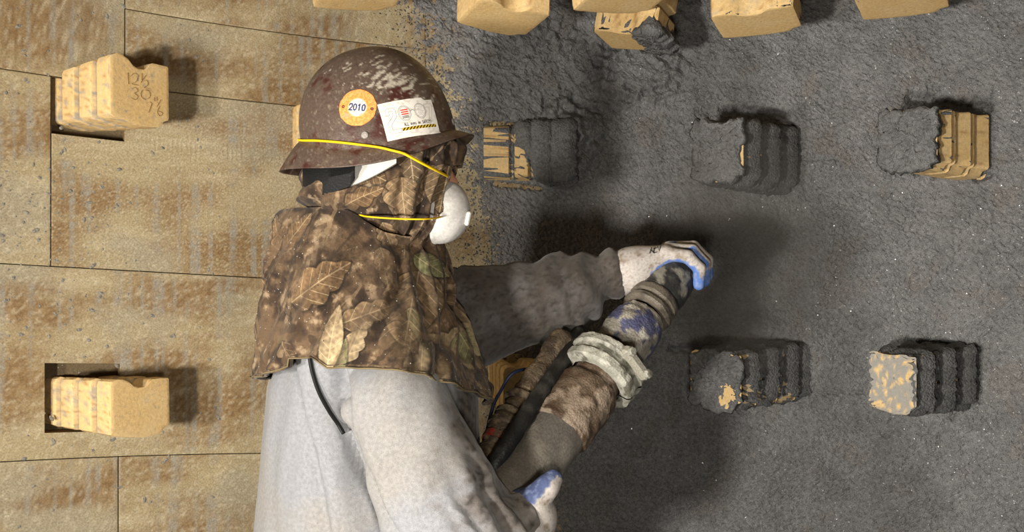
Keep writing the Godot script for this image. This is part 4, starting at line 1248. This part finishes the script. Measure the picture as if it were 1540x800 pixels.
func hard_hat(o: Node3D):
	hat_c = W(573, 222, 1.56); hat_b = Basis(Vector3.BACK, deg_to_rad(10.5))
	var n := 300; var rows := []
	for k in 96: rows.push_back(0.004 + 0.996 * k / 95.0)
	for k in 20: rows.push_back(1.0 + (k + 1) / 20.0)
	for k in 5: rows.push_back(2.0 + (k + 0.3) / 4.3)
	for k in 24: rows.push_back(-1.0 + k / 23.0)      # inner face of the dome
	var mb := MB.new()
	for v in rows:
		for i in n:
			var th := TAU * i / n
			var p: Vector3
			if v < 0.0:
				var q := hat_local(th, maxf(0.004, -v)); p = hat_c + hat_b * (q * 0.965 - Vector3(0, 0.002, 0))
			else: p = hat_pt(th, v)
			mb.v.push_back(p)
			# maroon plastic under scuffs, grime and smears of dried cement
			var g := n2.get_noise_3dv(p * 9.0)
			var c := lin(80, 46, 40).lerp(lin(100, 84, 75), sm(-0.25, 0.3, g + 0.9 * n2.get_noise_3dv(p * 28.0 + Vector3(4, 0, 0)) + 0.3 + 4.0 * (p.y - 1.64)))
			c = c.lerp(lin(120, 104, 92), sm(0.1, 0.6, n2.get_noise_3d(p.x * 20.0 + p.y * 18.0, p.y * 70.0 - p.x * 40.0, p.z * 20.0)) * 0.6)
			var sx := 770.0 + p.x / -p.z * F; var sy := 400.0 - (p.y - EYE) / -p.z * F
			var smear := (Vector2(sx - 600, (sy - 124) - 0.25 * (sx - 600)) / Vector2(62, 26)).length()
			c = c.lerp(lin(196, 186, 170), sm(0.05, 0.3, n2.get_noise_3d(p.x * 26.0 + p.y * 24.0, p.y * 95.0 - p.x * 70.0, p.z * 26.0) - 0.40 * smear + 0.22) * (1.0 if p.z > -1.56 else 0.2))
			c = c.lerp(lin(160, 148, 132), sm(0.7, 0.85, n1.get_noise_3dv(p * 100.0)) * 0.5)
			mb.c.push_back(c)
	mb.grid(0, rows.size(), n, true)
	var hat := build(mb, "hard_hat", M.hat, o, BASE)
	sticker(hat, "round_sticker", 537.5, 161.5, 0.0285, 0.0285, -0.10, round_tex(), true)
	sticker(hat, "safety_sticker", 618.5, 176.5, 0.0435, 0.0285, deg_to_rad(12.0), safety_tex(), false)
	# rivets
	for q in [[549, 203], [681, 183]]:
		var h := hat_at(q[0], q[1])
		mb = MB.new(); lathe(mb, hat_pt(h.x, h.y) - hat_normal(h) * 0.002, hat_normal(h), [Vector2(0, 0.0055), Vector2(0.003, 0.0055), Vector2(0.0042, 0.0044), Vector2(0.0046, 0.002), Vector2(0.0036, 0.0)], 18, func(_p, _t, _a): return lin(170, 164, 156))
		build(mb, "rivet", M.steel, hat, BASE, 50.0)
	# upper yellow strap, over the shell and down to the respirator
	var pts := []
	var h0 := hat_at(456, 211)
	for q in [[1.0, 0.0], [0.75, 0.02], [0.5, 0.03], [0.25, 0.02]]:
		var h := Vector2(h0.x + q[0] * 1.1, lerpf(h0.y, 1.0, q[0])); pts.push_back(hat_pt(h.x, h.y) + hat_normal(h) * 0.002)
	for q in [[458, 211], [480, 211.5], [510, 214], [540, 217.5], [570, 223], [590, 227.5], [604, 231]]:
		var h := hat_at(q[0], q[1]); pts.push_back(hat_pt(h.x, h.y) + hat_normal(h) * 0.0022)
	pts.append_array([W(613, 233.5, 1.43), W(640, 248, 1.447), W(660, 258, 1.475), W(675, 266, 1.53)])
	mb = MB.new(); tube(mb, smooth_path(pts, 6), [0.0036], 10, null, 0.55); build(mb, "elastic_strap", M.strap, hat, BASE)
	# head band inside: pale plastic strip, black pad at the back
	for e in 2:
		mb = MB.new()
		var steps := 30
		for k in steps + 1:
			var f := float(k) / steps
			var x := lerpf(522, 596, f) if e == 0 else lerpf(455, 534, f)
			var d := (1.462 - 0.004 * f) if e == 0 else lerpf(1.53, 1.458, pow(f, 0.6))
			var yt := lerpf(246, 234, f) if e == 0 else lerpf(244, 238, f)
			var yb2 := lerpf(282, 247, pow(f, 1.3)) if e == 0 else pw(f, [0.0, 0.15, 0.45, 0.9, 1.0], [288, 299, 294, 282, 270])
			for q in [[yt, 0.0], [yt, -0.004], [lerpf(yt, yb2, 0.5), -0.008 - 0.003 * e], [yb2 - 2, -0.006], [yb2, -0.002], [yb2 - 1, 0.006], [yt, 0.006]]:
				mb.v.push_back(W(x, q[0], d + q[1] * (2.0 if e == 1 else 1.0)) + Vector3.FORWARD * 0.0); mb.c.push_back(lin(186, 184, 178) if e == 0 else lin(26, 26, 27))
		mb.grid(0, steps + 1, 7, true)
		for r in [0, steps]:
			for k in range(1, 6): mb.tri(r * 7, r * 7 + k, r * 7 + k + 1)
		build(mb, "head_band" if e == 0 else "nape_pad", M.plain if e == 0 else M.rubber, hat, BASE, 40.0)

func sticker(hat: Node, called: String, px: float, py: float, hx: float, hy: float, turn: float, t: Texture2D, round: bool):
	var h := hat_at(px, py)
	var c := hat_pt(h.x, h.y); var n := hat_normal(h)
	var r := Vector3.UP.cross(n).normalized(); var u := n.cross(r)
	var tu := r * cos(turn) + u * sin(turn); var tv := u * cos(turn) - r * sin(turn)
	var mb := MB.new()
	var N := 20
	var q := h
	var place := func(a: float, b: float):
		var goal := func(p: Vector3) -> float: return Vector2((p - c).dot(tu) - a, (p - c).dot(tv) - b).length()
		q = hat_find(goal, h.x, h.y)
		mb.v.push_back(hat_pt(q.x, q.y) + n * 0.0009); mb.c.push_back(Color.WHITE)
		mb.uv.push_back(Vector2(0.5 + a / hx * 0.5, 0.5 - b / hy * 0.5))
	if round:
		for k in 9:
			for i in 40:
				var rr := hx * (k + 0.02) / 8.02
				if k == 8: rr *= 0.985 + 0.02 * sin(i * 2.7) * cos(i * 1.3)
				place.call(rr * cos(TAU * i / 40.0), rr * sin(TAU * i / 40.0))
		mb.grid(0, 9, 40, true)
	else:
		for j in N:
			for i in N:
				var a := -1.0 + 2.0 * i / (N - 1); var b := -1.0 + 2.0 * j / (N - 1)
				if b > 0.75 and a > 0.62: b = lerpf(0.75, 0.86, (b - 0.75) * 4.0)      # a torn corner
				place.call(a * hx, b * hy)
		mb.grid(0, N, N, false)
	var m := StandardMaterial3D.new(); m.albedo_texture = t; m.roughness = 0.55; m.metallic_specular = 0.4
	build(mb, called, m, hat, BASE, 180.0, Vector3(0, EYE, 0))

# ---- print on the stickers
func draw_line_on(im: Image, pts: Array, w: float, c: Color):
	for k in pts.size() - 1:
		var a: Vector2 = pts[k]; var b: Vector2 = pts[k + 1]
		var lo := a.min(b) - Vector2.ONE * (w + 1); var hi := a.max(b) + Vector2.ONE * (w + 1)
		for y in range(maxi(0, int(lo.y)), mini(im.get_height(), int(hi.y) + 1)):
			for x in range(maxi(0, int(lo.x)), mini(im.get_width(), int(hi.x) + 1)):
				var p := Vector2(x, y)
				var ba := b - a
				var t := clampf((p - a).dot(ba) / maxf(ba.length_squared(), 0.001), 0.0, 1.0)
				if (p - a - ba * t).length() < w * 0.5: im.set_pixel(x, y, c)

const GLYPH := {
	"2": [[[0, 0.25], [0.2, 0], [0.8, 0], [1, 0.25], [0.9, 0.5], [0, 1], [1, 1]]], "0": [[[0.5, 0], [0.9, 0.15], [1, 0.5], [0.9, 0.85], [0.5, 1], [0.1, 0.85], [0, 0.5], [0.1, 0.15], [0.5, 0]]],
	"1": [[[0.2, 0.2], [0.55, 0], [0.55, 1]]], "A": [[[0, 1], [0.5, 0], [1, 1]], [[0.2, 0.65], [0.8, 0.65]]], "L": [[[0, 0], [0, 1], [1, 1]]],
	"S": [[[1, 0.1], [0.2, 0], [0, 0.25], [1, 0.7], [0.8, 1], [0, 0.9]]], "F": [[[1, 0], [0, 0], [0, 1]], [[0, 0.5], [0.8, 0.5]]], "E": [[[1, 0], [0, 0], [0, 1], [1, 1]], [[0, 0.5], [0.8, 0.5]]],
	"T": [[[0, 0], [1, 0]], [[0.5, 0], [0.5, 1]]], "Y": [[[0, 0], [0.5, 0.5], [1, 0]], [[0.5, 0.5], [0.5, 1]]], "!": [[[0.5, 0], [0.5, 0.7]], [[0.5, 0.95], [0.5, 1]]],
	"e": [[[0, 0.65], [1, 0.65], [0.8, 0.35], [0.2, 0.35], [0, 0.65], [0.2, 1], [0.9, 0.95]]], "y": [[[0, 0.35], [0.5, 0.9]], [[1, 0.35], [0.2, 1.3]]], "s": [[[0.9, 0.4], [0.1, 0.4], [0.1, 0.6], [0.9, 0.75], [0.9, 1], [0.1, 1]]],
	"o": [[[0.5, 0.35], [1, 0.65], [0.5, 1], [0, 0.65], [0.5, 0.35]]], "n": [[[0, 0.35], [0, 1]], [[0, 0.5], [0.6, 0.35], [1, 0.6], [1, 1]]], " ": []}

func write_on(im: Image, s: String, at: Vector2, size: Vector2, step: float, w: float, c: Color):
	for k in s.length():
		for line in GLYPH[s[k]]:
			var pts := []
			for p in line: pts.push_back(at + Vector2(k * step + p[0] * size.x, p[1] * size.y))
			draw_line_on(im, pts, w, c)

func circle_pts(c: Vector2, rx: float, ry: float) -> Array:
	var out := []
	for k in 37: out.push_back(c + Vector2(cos(TAU * k / 36.0) * rx, sin(TAU * k / 36.0) * ry))
	return out

func round_tex() -> ImageTexture:
	var S := 256
	var im := Image.create(S, S, false, Image.FORMAT_RGB8)
	for y in S:
		for x in S:
			var r := Vector2(x - 128, y - 128).length() / 128.0
			var c := Color(0.93, 0.5, 0.2).lerp(Color(0.96, 0.6, 0.32), sm(-0.2, 0.4, n2.get_noise_2d(x * 0.04, y * 0.04)))
			if r < 0.47: c = Color(0.83, 0.82, 0.82).lerp(Color(0.62, 0.62, 0.6), sm(0.1, 0.5, n2.get_noise_2d(x * 0.03, y * 0.03)))
			elif r < 0.52: c = Color(0.95, 0.62, 0.4)
			var dirt_or_shade := sm(0.9, 0.2, Vector2((x - 62) / 44.0, (y - 188) / 30.0).length() + 0.4 * n2.get_noise_2d(x * 0.08, y * 0.08))
			c = c.lerp(Color(0.62, 0.54, 0.44), dirt_or_shade * 0.8)
			c = c.lerp(Color(0.8, 0.66, 0.5), sm(0.35, 0.6, n1.get_noise_2d(x * 0.12, y * 0.12)) * 0.6)
			im.set_pixel(x, y, c)
	for k in 22:
		var an := PI + 0.25 + (PI - 0.5) * k / 21.0
		var p := Vector2(128, 128) + Vector2(cos(an), sin(an)) * 98.0
		draw_line_on(im, [p, p + Vector2(cos(an), sin(an)) * 15.0], 4.0, Color(0.88, 0.62, 0.42))
	write_on(im, "2010", Vector2(73, 106), Vector2(20, 42), 29.0, 8.5, Color(0.17, 0.21, 0.38))
	for x in [30, 226]:
		draw_line_on(im, circle_pts(Vector2(x, 128), 7, 7), 8.0, Color(0.35, 0.18, 0.16))
	return ImageTexture.create_from_image(im)

func safety_tex() -> ImageTexture:
	var im := Image.create(512, 336, false, Image.FORMAT_RGB8)
	for y in 336:
		for x in 512:
			im.set_pixel(x, y, Color(0.87, 0.85, 0.82).lerp(Color(0.72, 0.69, 0.64), sm(0.1, 0.6, n2.get_noise_2d(x * 0.012, y * 0.016)) * 0.6))
	var g := Color(0.48, 0.47, 0.47)
	# outlined 2, two lenses joined like spectacles, outlined 7
	draw_line_on(im, [Vector2(42, 120), Vector2(42, 75), Vector2(62, 55), Vector2(110, 55), Vector2(128, 75), Vector2(128, 140), Vector2(66, 205), Vector2(66, 250), Vector2(140, 250), Vector2(140, 282), Vector2(36, 282), Vector2(36, 190), Vector2(100, 125), Vector2(100, 84), Vector2(70, 84), Vector2(70, 120), Vector2(42, 120)], 4.0, g)
	for c in [Vector2(205, 122), Vector2(358, 118)]:
		draw_line_on(im, circle_pts(c, 57, 68), 4.0, g); draw_line_on(im, circle_pts(c, 48, 58), 3.0, g)
	draw_line_on(im, [Vector2(262, 112), Vector2(282, 98), Vector2(301, 110)], 6.0, g)
	draw_line_on(im, [Vector2(412, 60), Vector2(492, 60), Vector2(492, 88), Vector2(448, 220), Vector2(420, 220), Vector2(462, 90), Vector2(412, 90), Vector2(412, 60)], 3.0, Color(0.6, 0.59, 0.58))
	for k in 3: draw_line_on(im, [Vector2(178, 92 + k * 19), Vector2(205 if k == 1 else 234, 92 + k * 19)], 12.0, Color(0.82, 0.22, 0.16))
	draw_line_on(im, [Vector2(214, 111), Vector2(234, 111)], 12.0, Color(0.82, 0.22, 0.16))
	for k in 2: draw_line_on(im, [Vector2(178, 150 + k * 12), Vector2(234, 150 + k * 12)], 7.0, Color(0.3, 0.28, 0.28))
	for k in 6: draw_line_on(im, [Vector2(332 + (k % 2) * 6, 80 + k * 14), Vector2(388 - (k % 3) * 8, 80 + k * 14)], 4.0, Color(0.55, 0.54, 0.54))
	write_on(im, "ALL eyes on SAFETY!", Vector2(176, 208), Vector2(9.5, 26), 14.4, 4.4, Color(0.2, 0.19, 0.19))
	for y in range(248, 274):
		for x in range(146, 486):
			im.set_pixel(x, y, Color(0.16, 0.15, 0.12) if posmod(x + y, 32) < 16 else Color(0.80, 0.66, 0.12))
	return ImageTexture.create_from_image(im)

# ---- gloved hands
func near_depth(mb: MB, px: float, py: float, r: float) -> float:     # how near the finished surface comes there
	var d := 9.0
	for p in mb.v:
		if Vector2(770.0 + p.x / -p.z * F - px, 400.0 - (p.y - EYE) / -p.z * F - py).length() < r: d = minf(d, -p.z)
	return d

func glove(o: Node3D, bones: Array, blue: Callable, tint: Color):
	var mb := nets(bones, 0.0028)
	for k in mb.v.size():
		var p := mb.v[k]
		var c := lin(204, 196, 190).lerp(lin(160, 146, 130), sm(0.1, 0.6, n2.get_noise_3dv(p * 30.0)))
		c = c.lerp(lin(90, 80, 70), 0.4 * sm(0.55, 0.75, n1.get_noise_3dv(p * 140.0)))
		var b: float = blue.call(p)
		var bl := tint.lerp(lin(150, 166, 205), sm(0.0, 0.5, n2.get_noise_3dv(p * 60.0)) * 0.6)
		c = c.lerp(bl, sm(-0.002, 0.002, b + 0.003 * n1.get_noise_3dv(p * 90.0)))
		mb.c.push_back(c)
	var gl := build(mb, "glove", M.glove, o, BASE)
	return [mb, gl]

func finger(bones: Array, pts: Array, r0: float, r1: float, k := 0.004):
	for j in pts.size() - 1:
		bones.push_back([pts[j], pts[j + 1], lerpf(r0, r1, float(j) / (pts.size() - 1)), lerpf(r0, r1, float(j + 1) / (pts.size() - 1)), k])

func hands(o: Node3D):
	# far hand, over the tip of the nozzle: the index finger lies nearest
	var bl := []
	bl.push_back([W(926, 409, 1.752), W(952, 408, 1.752), 0.032, 0.035, 0.02])
	bl.push_back([W(955, 404, 1.742), W(1002, 383, 1.735), 0.030, 0.0175, 0.03])
	bl.push_back([W(955, 404, 1.765), W(1004, 380, 1.775), 0.030, 0.0165, 0.03])
	bl.push_back([W(950, 416, 1.752), W(984, 404, 1.75), 0.031, 0.018, 0.02])
	finger(bl, [W(1000, 381, 1.728), W(1034, 386, 1.720), W(1052, 404, 1.720), W(1051, 428, 1.728)], 0.0125, 0.0100, 0.003)
	finger(bl, [W(1006, 375, 1.750), W(1041, 377, 1.746), W(1060, 397, 1.746), W(1060, 423, 1.752)], 0.0120, 0.0098, 0.003)
	finger(bl, [W(1006, 372, 1.774), W(1043, 371, 1.772), W(1064, 391, 1.772), W(1065, 415, 1.778)], 0.0115, 0.0092, 0.003)
	finger(bl, [W(1002, 373, 1.796), W(1036, 371, 1.798), W(1061, 388, 1.800), W(1066, 406, 1.804)], 0.0110, 0.0085, 0.003)
	finger(bl, [W(962, 420, 1.738), W(970, 436, 1.75), W(985, 452, 1.79), W(1000, 456, 1.83)], 0.0150, 0.0105, 0.012)
	var nz := W(1012, 432, 1.745)
	var dirn := (W(1035, 385, 1.79) - W(790, 715, 1.505)).normalized()
	var made = glove(o, bl, func(p: Vector3) -> float:
		var r := p - nz
		var dist := (r - dirn * r.dot(dirn)).length()
		var py := 400.0 - (p.y - EYE) / -p.z * F
		if p.z < -1.7365 and p.x > W(1020, 400, 1.74).x: return (py - 404.0) * 0.001
		return 0.054 - dist if p.x > W(975, 400, 1.74).x else -0.01, lin(98, 134, 206))
	var mk := MB.new()
	for l in [[[977, 381], [980, 372]], [[979, 376], [982, 379], [984, 381]], [[984, 372], [983, 380], [988, 379]], [[983, 374], [987, 373]], [[989, 370], [991, 378], [994, 369]]]:
		var pts := []
		for q in l: pts.push_back(W(q[0], q[1], near_depth(made[0], q[0], q[1], 3.0) - 0.0004))
		tube(mk, pts, [0.0007], 6)
	build(mk, "printed_mark", M.dark, made[1], BASE)
	# near hand, under the hose at the bottom edge of the picture: the thumb lies along the hose
	var br := []
	br.push_back([W(778, 800, 1.41), W(795, 775, 1.425), 0.032, 0.033, 0.02])
	br.push_back([W(790, 785, 1.42), W(806, 800, 1.50), 0.033, 0.028, 0.03])
	br.push_back([W(792, 778, 1.43), W(778, 822, 1.50), 0.03, 0.026, 0.03])
	finger(br, [W(793, 768, 1.418), W(805, 750, 1.408), W(822, 733, 1.41), W(832, 720, 1.42)], 0.0185, 0.0135, 0.012)
	for k in 4:
		var f := k / 3.0
		var a := W(lerpf(822, 778, f), lerpf(792, 846, f), 1.50)
		finger(br, [a, a + Vector3(0.004, 0.012, -0.040), a + Vector3(-0.018, 0.036, -0.058), a + Vector3(-0.040, 0.050, -0.05)], 0.0125, 0.0095)
	var t0 := W(793, 768, 1.418); var t1 := W(832, 720, 1.424)
	glove(o, br, func(p: Vector3) -> float:
		var ax := (t1 - t0).normalized()
		var r := p - t0
		var across := (r - ax * r.dot(ax)).dot(Vector3(-0.75, 0.62, 0.0))
		return maxf(across - 0.003 if r.dot(ax) > 0.008 else -0.01, (0.004 if r.dot(ax) > 0.066 else -0.01)) if p.z > -1.46 else 0.01, lin(86, 98, 140))

# ======================================================================= the spray nozzle and its hose
func patchy(base: Color, over: Color, f: float, lo: float, hi: float, k: float, over2 := Color(0, 0, 0, 0)) -> Callable:
	return func(p: Vector3, _t, _a) -> Color:
		var c := base.lerp(over, sm(lo, hi, n2.get_noise_3dv(p * f)) * k)
		if over2.a > 0.0: c = c.lerp(over2, sm(0.10, 0.2, n2.get_noise_3dv(p * f * 0.8 + Vector3(7, 3, 1))) * 0.85)
		return c

func nozzle():
	var A := W(790, 715, 1.505); var B := W(1035, 385, 1.79)
	var ax := (B - A).normalized()
	var at := func(px: float) -> Vector3: return A + (B - A) * along(px, A, B)
	var foot := Vector3(-0.55, 0.0, -1.25)
	var o := thing("spray_nozzle", foot, "mud-caked spray nozzle and thick grey hose with a pale clamp, held by the worker", "spray nozzle")
	# hose: up from the floor, under the arm, to the clamp
	var pts := [Vector3(-0.95, 0.05, -1.05), Vector3(-0.75, 0.05, -1.08), Vector3(-0.52, 0.10, -1.14), Vector3(-0.36, 0.42, -1.26), Vector3(-0.20, 0.78, -1.36), W(700, 836, 1.415), at.call(790.0), at.call(845.0)]
	var path := smooth_path(pts, 14)
	var mb := MB.new(); tube(mb, path, [0.046], 40, patchy(lin(104, 99, 92), lin(132, 126, 116), 14.0, -0.1, 0.5, 0.8), 1.0, 0.0015, 40.0)
	build(mb, "hose", M.rubber, o, foot)
	# muddy metal end of the hose
	var s0: Vector3 = at.call(838.0)
	mb = MB.new(); lathe(mb, s0, ax, [Vector2(-0.002, 0.030), Vector2(0, 0.046), Vector2(0.004, 0.0505), Vector2(0.05, 0.0515), Vector2(0.09, 0.0515), Vector2(0.098, 0.049), Vector2(0.102, 0.042), Vector2(0.125, 0.041), Vector2(0.128, 0.02)], 56, patchy(lin(84, 66, 50), lin(112, 96, 80), 20.0, -0.2, 0.4, 0.9, lin(164, 146, 128)), 0.0035, 34.0)
	build(mb, "hose_ferrule", M.mud, o, foot, 50.0)
	# pale split clamp
	var c0: Vector3 = at.call(907.0)
	var cl := patchy(lin(168, 166, 154), lin(204, 202, 190), 26.0, -0.1, 0.4, 0.9, lin(92, 90, 78))
	var prof := [Vector2(-0.026, 0.045), Vector2(-0.026, 0.058), Vector2(-0.022, 0.064), Vector2(-0.010, 0.066), Vector2(-0.006, 0.062), Vector2(0.004, 0.062), Vector2(0.008, 0.067), Vector2(0.021, 0.066), Vector2(0.026, 0.059), Vector2(0.026, 0.045), Vector2(-0.026, 0.045)]
	for e in 2:
		mb = MB.new(); lathe(mb, c0, ax, prof, 40, cl, 0.0022, 50.0, 0.6 + PI * e + 0.03, 0.6 + PI * (e + 1) - 0.03)
		build(mb, "clamp_half", M.steel, o, foot, 45.0)
	# bolt lugs facing the camera, and across from it
	var zx := ax.cross(Vector3.UP).normalized(); var zy := ax.cross(zx)
	var face_dir := (Vector3(0, EYE, 0) - c0); face_dir = (face_dir - ax * face_dir.dot(ax)).normalized()
	var side := ax.cross(face_dir).normalized()
	for e in [1.0, -1.0]:
		var rd: Vector3 = (face_dir * 0.86 + side * 0.5 * 1.0).normalized() * e
		var tg := ax.cross(rd).normalized()
		mb = MB.new()
		cbox(mb, Transform3D(Basis(tg, rd, tg.cross(rd)), c0 + rd * 0.068 + ax * 0.012), Vector3(0.066, 0.016, 0.019), 0.005, lin(172, 168, 154))
		build(mb, "clamp_lug", M.steel, o, foot, 30.0)
		for k in [-0.024, 0.024]:
			mb = MB.new(); lathe(mb, c0 + rd * 0.075 + ax * 0.012 + tg * k, rd, [Vector2(0, 0.0075), Vector2(0.005, 0.0075), Vector2(0.007, 0.006), Vector2(0.007, 0)], 8, cl); build(mb, "bolt", M.steel, o, foot, 30.0)
	# blue-painted swollen body
	var d0: Vector3 = at.call(929.0)
	mb = MB.new(); lathe(mb, d0, ax, [Vector2(-0.004, 0.02), Vector2(-0.002, 0.040), Vector2(0.012, 0.043), Vector2(0.030, 0.047), Vector2(0.048, 0.048), Vector2(0.066, 0.045), Vector2(0.076, 0.041), Vector2(0.084, 0.039), Vector2(0.09, 0.03)], 56, patchy(lin(146, 140, 130), lin(186, 180, 168), 24.0, -0.2, 0.3, 0.9, lin(58, 66, 112)), 0.003, 40.0)
	build(mb, "mixing_body", M.mud, o, foot, 50.0)
	# grooved collar
	var e0: Vector3 = at.call(971.0)
	mb = MB.new(); lathe(mb, e0, ax, [Vector2(-0.002, 0.03), Vector2(0, 0.041), Vector2(0.003, 0.0445), Vector2(0.010, 0.0445), Vector2(0.013, 0.039), Vector2(0.018, 0.039), Vector2(0.021, 0.0445), Vector2(0.034, 0.044), Vector2(0.038, 0.041), Vector2(0.04, 0.03)], 56, patchy(lin(118, 110, 98), lin(70, 64, 58), 22.0, 0.0, 0.4, 0.9), 0.0016, 50.0)
	build(mb, "collar", M.steel, o, foot, 40.0)
	# dark rubber tip
	var f0: Vector3 = at.call(988.0)
	mb = MB.new(); lathe(mb, f0, ax, [Vector2(-0.002, 0.03), Vector2(0, 0.0415), Vector2(0.02, 0.0435), Vector2(0.045, 0.043), Vector2(0.075, 0.0395), Vector2(0.10, 0.036), Vector2(0.112, 0.034), Vector2(0.113, 0.026), Vector2(0.06, 0.024)], 56, patchy(lin(52, 51, 50), lin(78, 77, 75), 26.0, -0.1, 0.4, 0.9, lin(150, 145, 134)), 0.0018, 40.0)
	build(mb, "nozzle_tip", M.rubber, o, foot, 50.0)

func along(px: float, A: Vector3, B: Vector3) -> float:      # share of the way from A to B that shows at that column
	var k := (px - 770.0) / F
	# (A.x + t*dx) = k * -(A.z + t*dz)
	return (-k * A.z - A.x) / ((B.x - A.x) + k * (B.z - A.z))

# ======================================================================= taped water lance beside it
func lance():
	var foot := Vector3(-0.55, 0.0, -1.35)
	var o := thing("water_line", foot, "brown taped water line with a black hose bound to it, left of the spray nozzle", "water line")
	var A := W(715, 722, 1.50); var B := W(842, 517, 1.665)
	var ax := (B - A).normalized(); var L := (B - A).length()
	var mb := MB.new()
	var prof := [Vector2(-0.01, 0.01), Vector2(-0.008, 0.022)]
	for k in 30:
		var t := k / 29.0
		var r := 0.0245 + 0.0015 * sin(k * 1.9)
		if t > 0.28 and t < 0.42: r += 0.005
		if t > 0.78: r = 0.0205
		if t > 0.93: r = 0.0235
		prof.push_back(Vector2(L * t, r))
	prof.append_array([Vector2(L + 0.008, 0.0235), Vector2(L + 0.016, 0.02), Vector2(L + 0.021, 0.011), Vector2(L + 0.022, 0.0)])
	lathe(mb, A, ax, prof, 40, patchy(lin(92, 80, 66), lin(124, 106, 82), 22.0, -0.1, 0.35, 0.9, lin(66, 56, 46)), 0.0028, 60.0)
	build(mb, "taped_pipe", M.mud, o, foot, 60.0)
	# its supply, down to the floor
	var pts := [Vector3(-1.0, 0.03, -1.2), Vector3(-0.8, 0.03, -1.28), Vector3(-0.56, 0.05, -1.33), Vector3(-0.36, 0.44, -1.38), W(640, 850, 1.46), A - ax * 0.03, A + ax * 0.01]
	mb = MB.new(); tube(mb, smooth_path(pts, 10), [0.018], 18, patchy(lin(70, 64, 58), lin(110, 98, 84), 14.0, 0.0, 0.4, 0.8)); build(mb, "supply_hose", M.rubber, o, foot)
	# black hose bound along its right side
	pts = [W(706, 742, 1.46), W(738, 706, 1.475), W(772, 655, 1.50), W(806, 600, 1.55), W(838, 556, 1.60), W(858, 525, 1.65), W(872, 500, 1.70)]
	mb = MB.new(); tube(mb, smooth_path(pts, 8), [0.013, 0.013, 0.013, 0.013], 18, patchy(lin(34, 34, 34), lin(72, 70, 66), 24.0, 0.0, 0.4, 0.8), 1.0, 0.002, 60.0); build(mb, "black_hose", M.rubber, o, foot)
	# red tape
	for t in [0.055, 0.235]:
		var c := A + ax * L * float(t)
		mb = MB.new(); lathe(mb, c, ax, [Vector2(0, 0.022), Vector2(0.0, 0.0275), Vector2(0.012, 0.0278), Vector2(0.012, 0.022)], 30, patchy(lin(150, 48, 36), lin(96, 74, 60), 45.0, -0.05, 0.2, 1.0), 0.001, 60.0); build(mb, "red_tape", M.mud, o, foot, 50.0)
	# tape rings
	for t in [0.33, 0.40, 0.52]:
		var c := A + ax * L * float(t)
		mb = MB.new(); lathe(mb, c, ax, [Vector2(0, 0.024), Vector2(0.001, 0.0315), Vector2(0.010, 0.0315), Vector2(0.011, 0.024)], 30, patchy(lin(120, 106, 88), lin(70, 60, 50), 40.0, -0.05, 0.3, 1.0), 0.002, 60.0); build(mb, "tape_ring", M.mud, o, foot, 50.0)
	# thin dark blue cable
	mb = MB.new(); tube(mb, smooth_path([W(806, 556, 1.62), W(786, 556, 1.65), W(768, 564, 1.66), W(753, 588, 1.65), W(740, 616, 1.60), W(724, 690, 1.51)], 8), [0.003], 8); build(mb, "cable", mat(Color(0.16, 0.19, 0.3), 0.5), o, foot)
	# flat valve lever behind the end of the pipe
	var l0 := W(872, 516, 1.70)
	mb = MB.new(); cbox(mb, Transform3D(Basis(Vector3.BACK, 0.32), l0), Vector3(0.052, 0.022, 0.012), 0.004, lin(128, 120, 108)); build(mb, "valve_lever", M.mud, o, foot, 30.0)
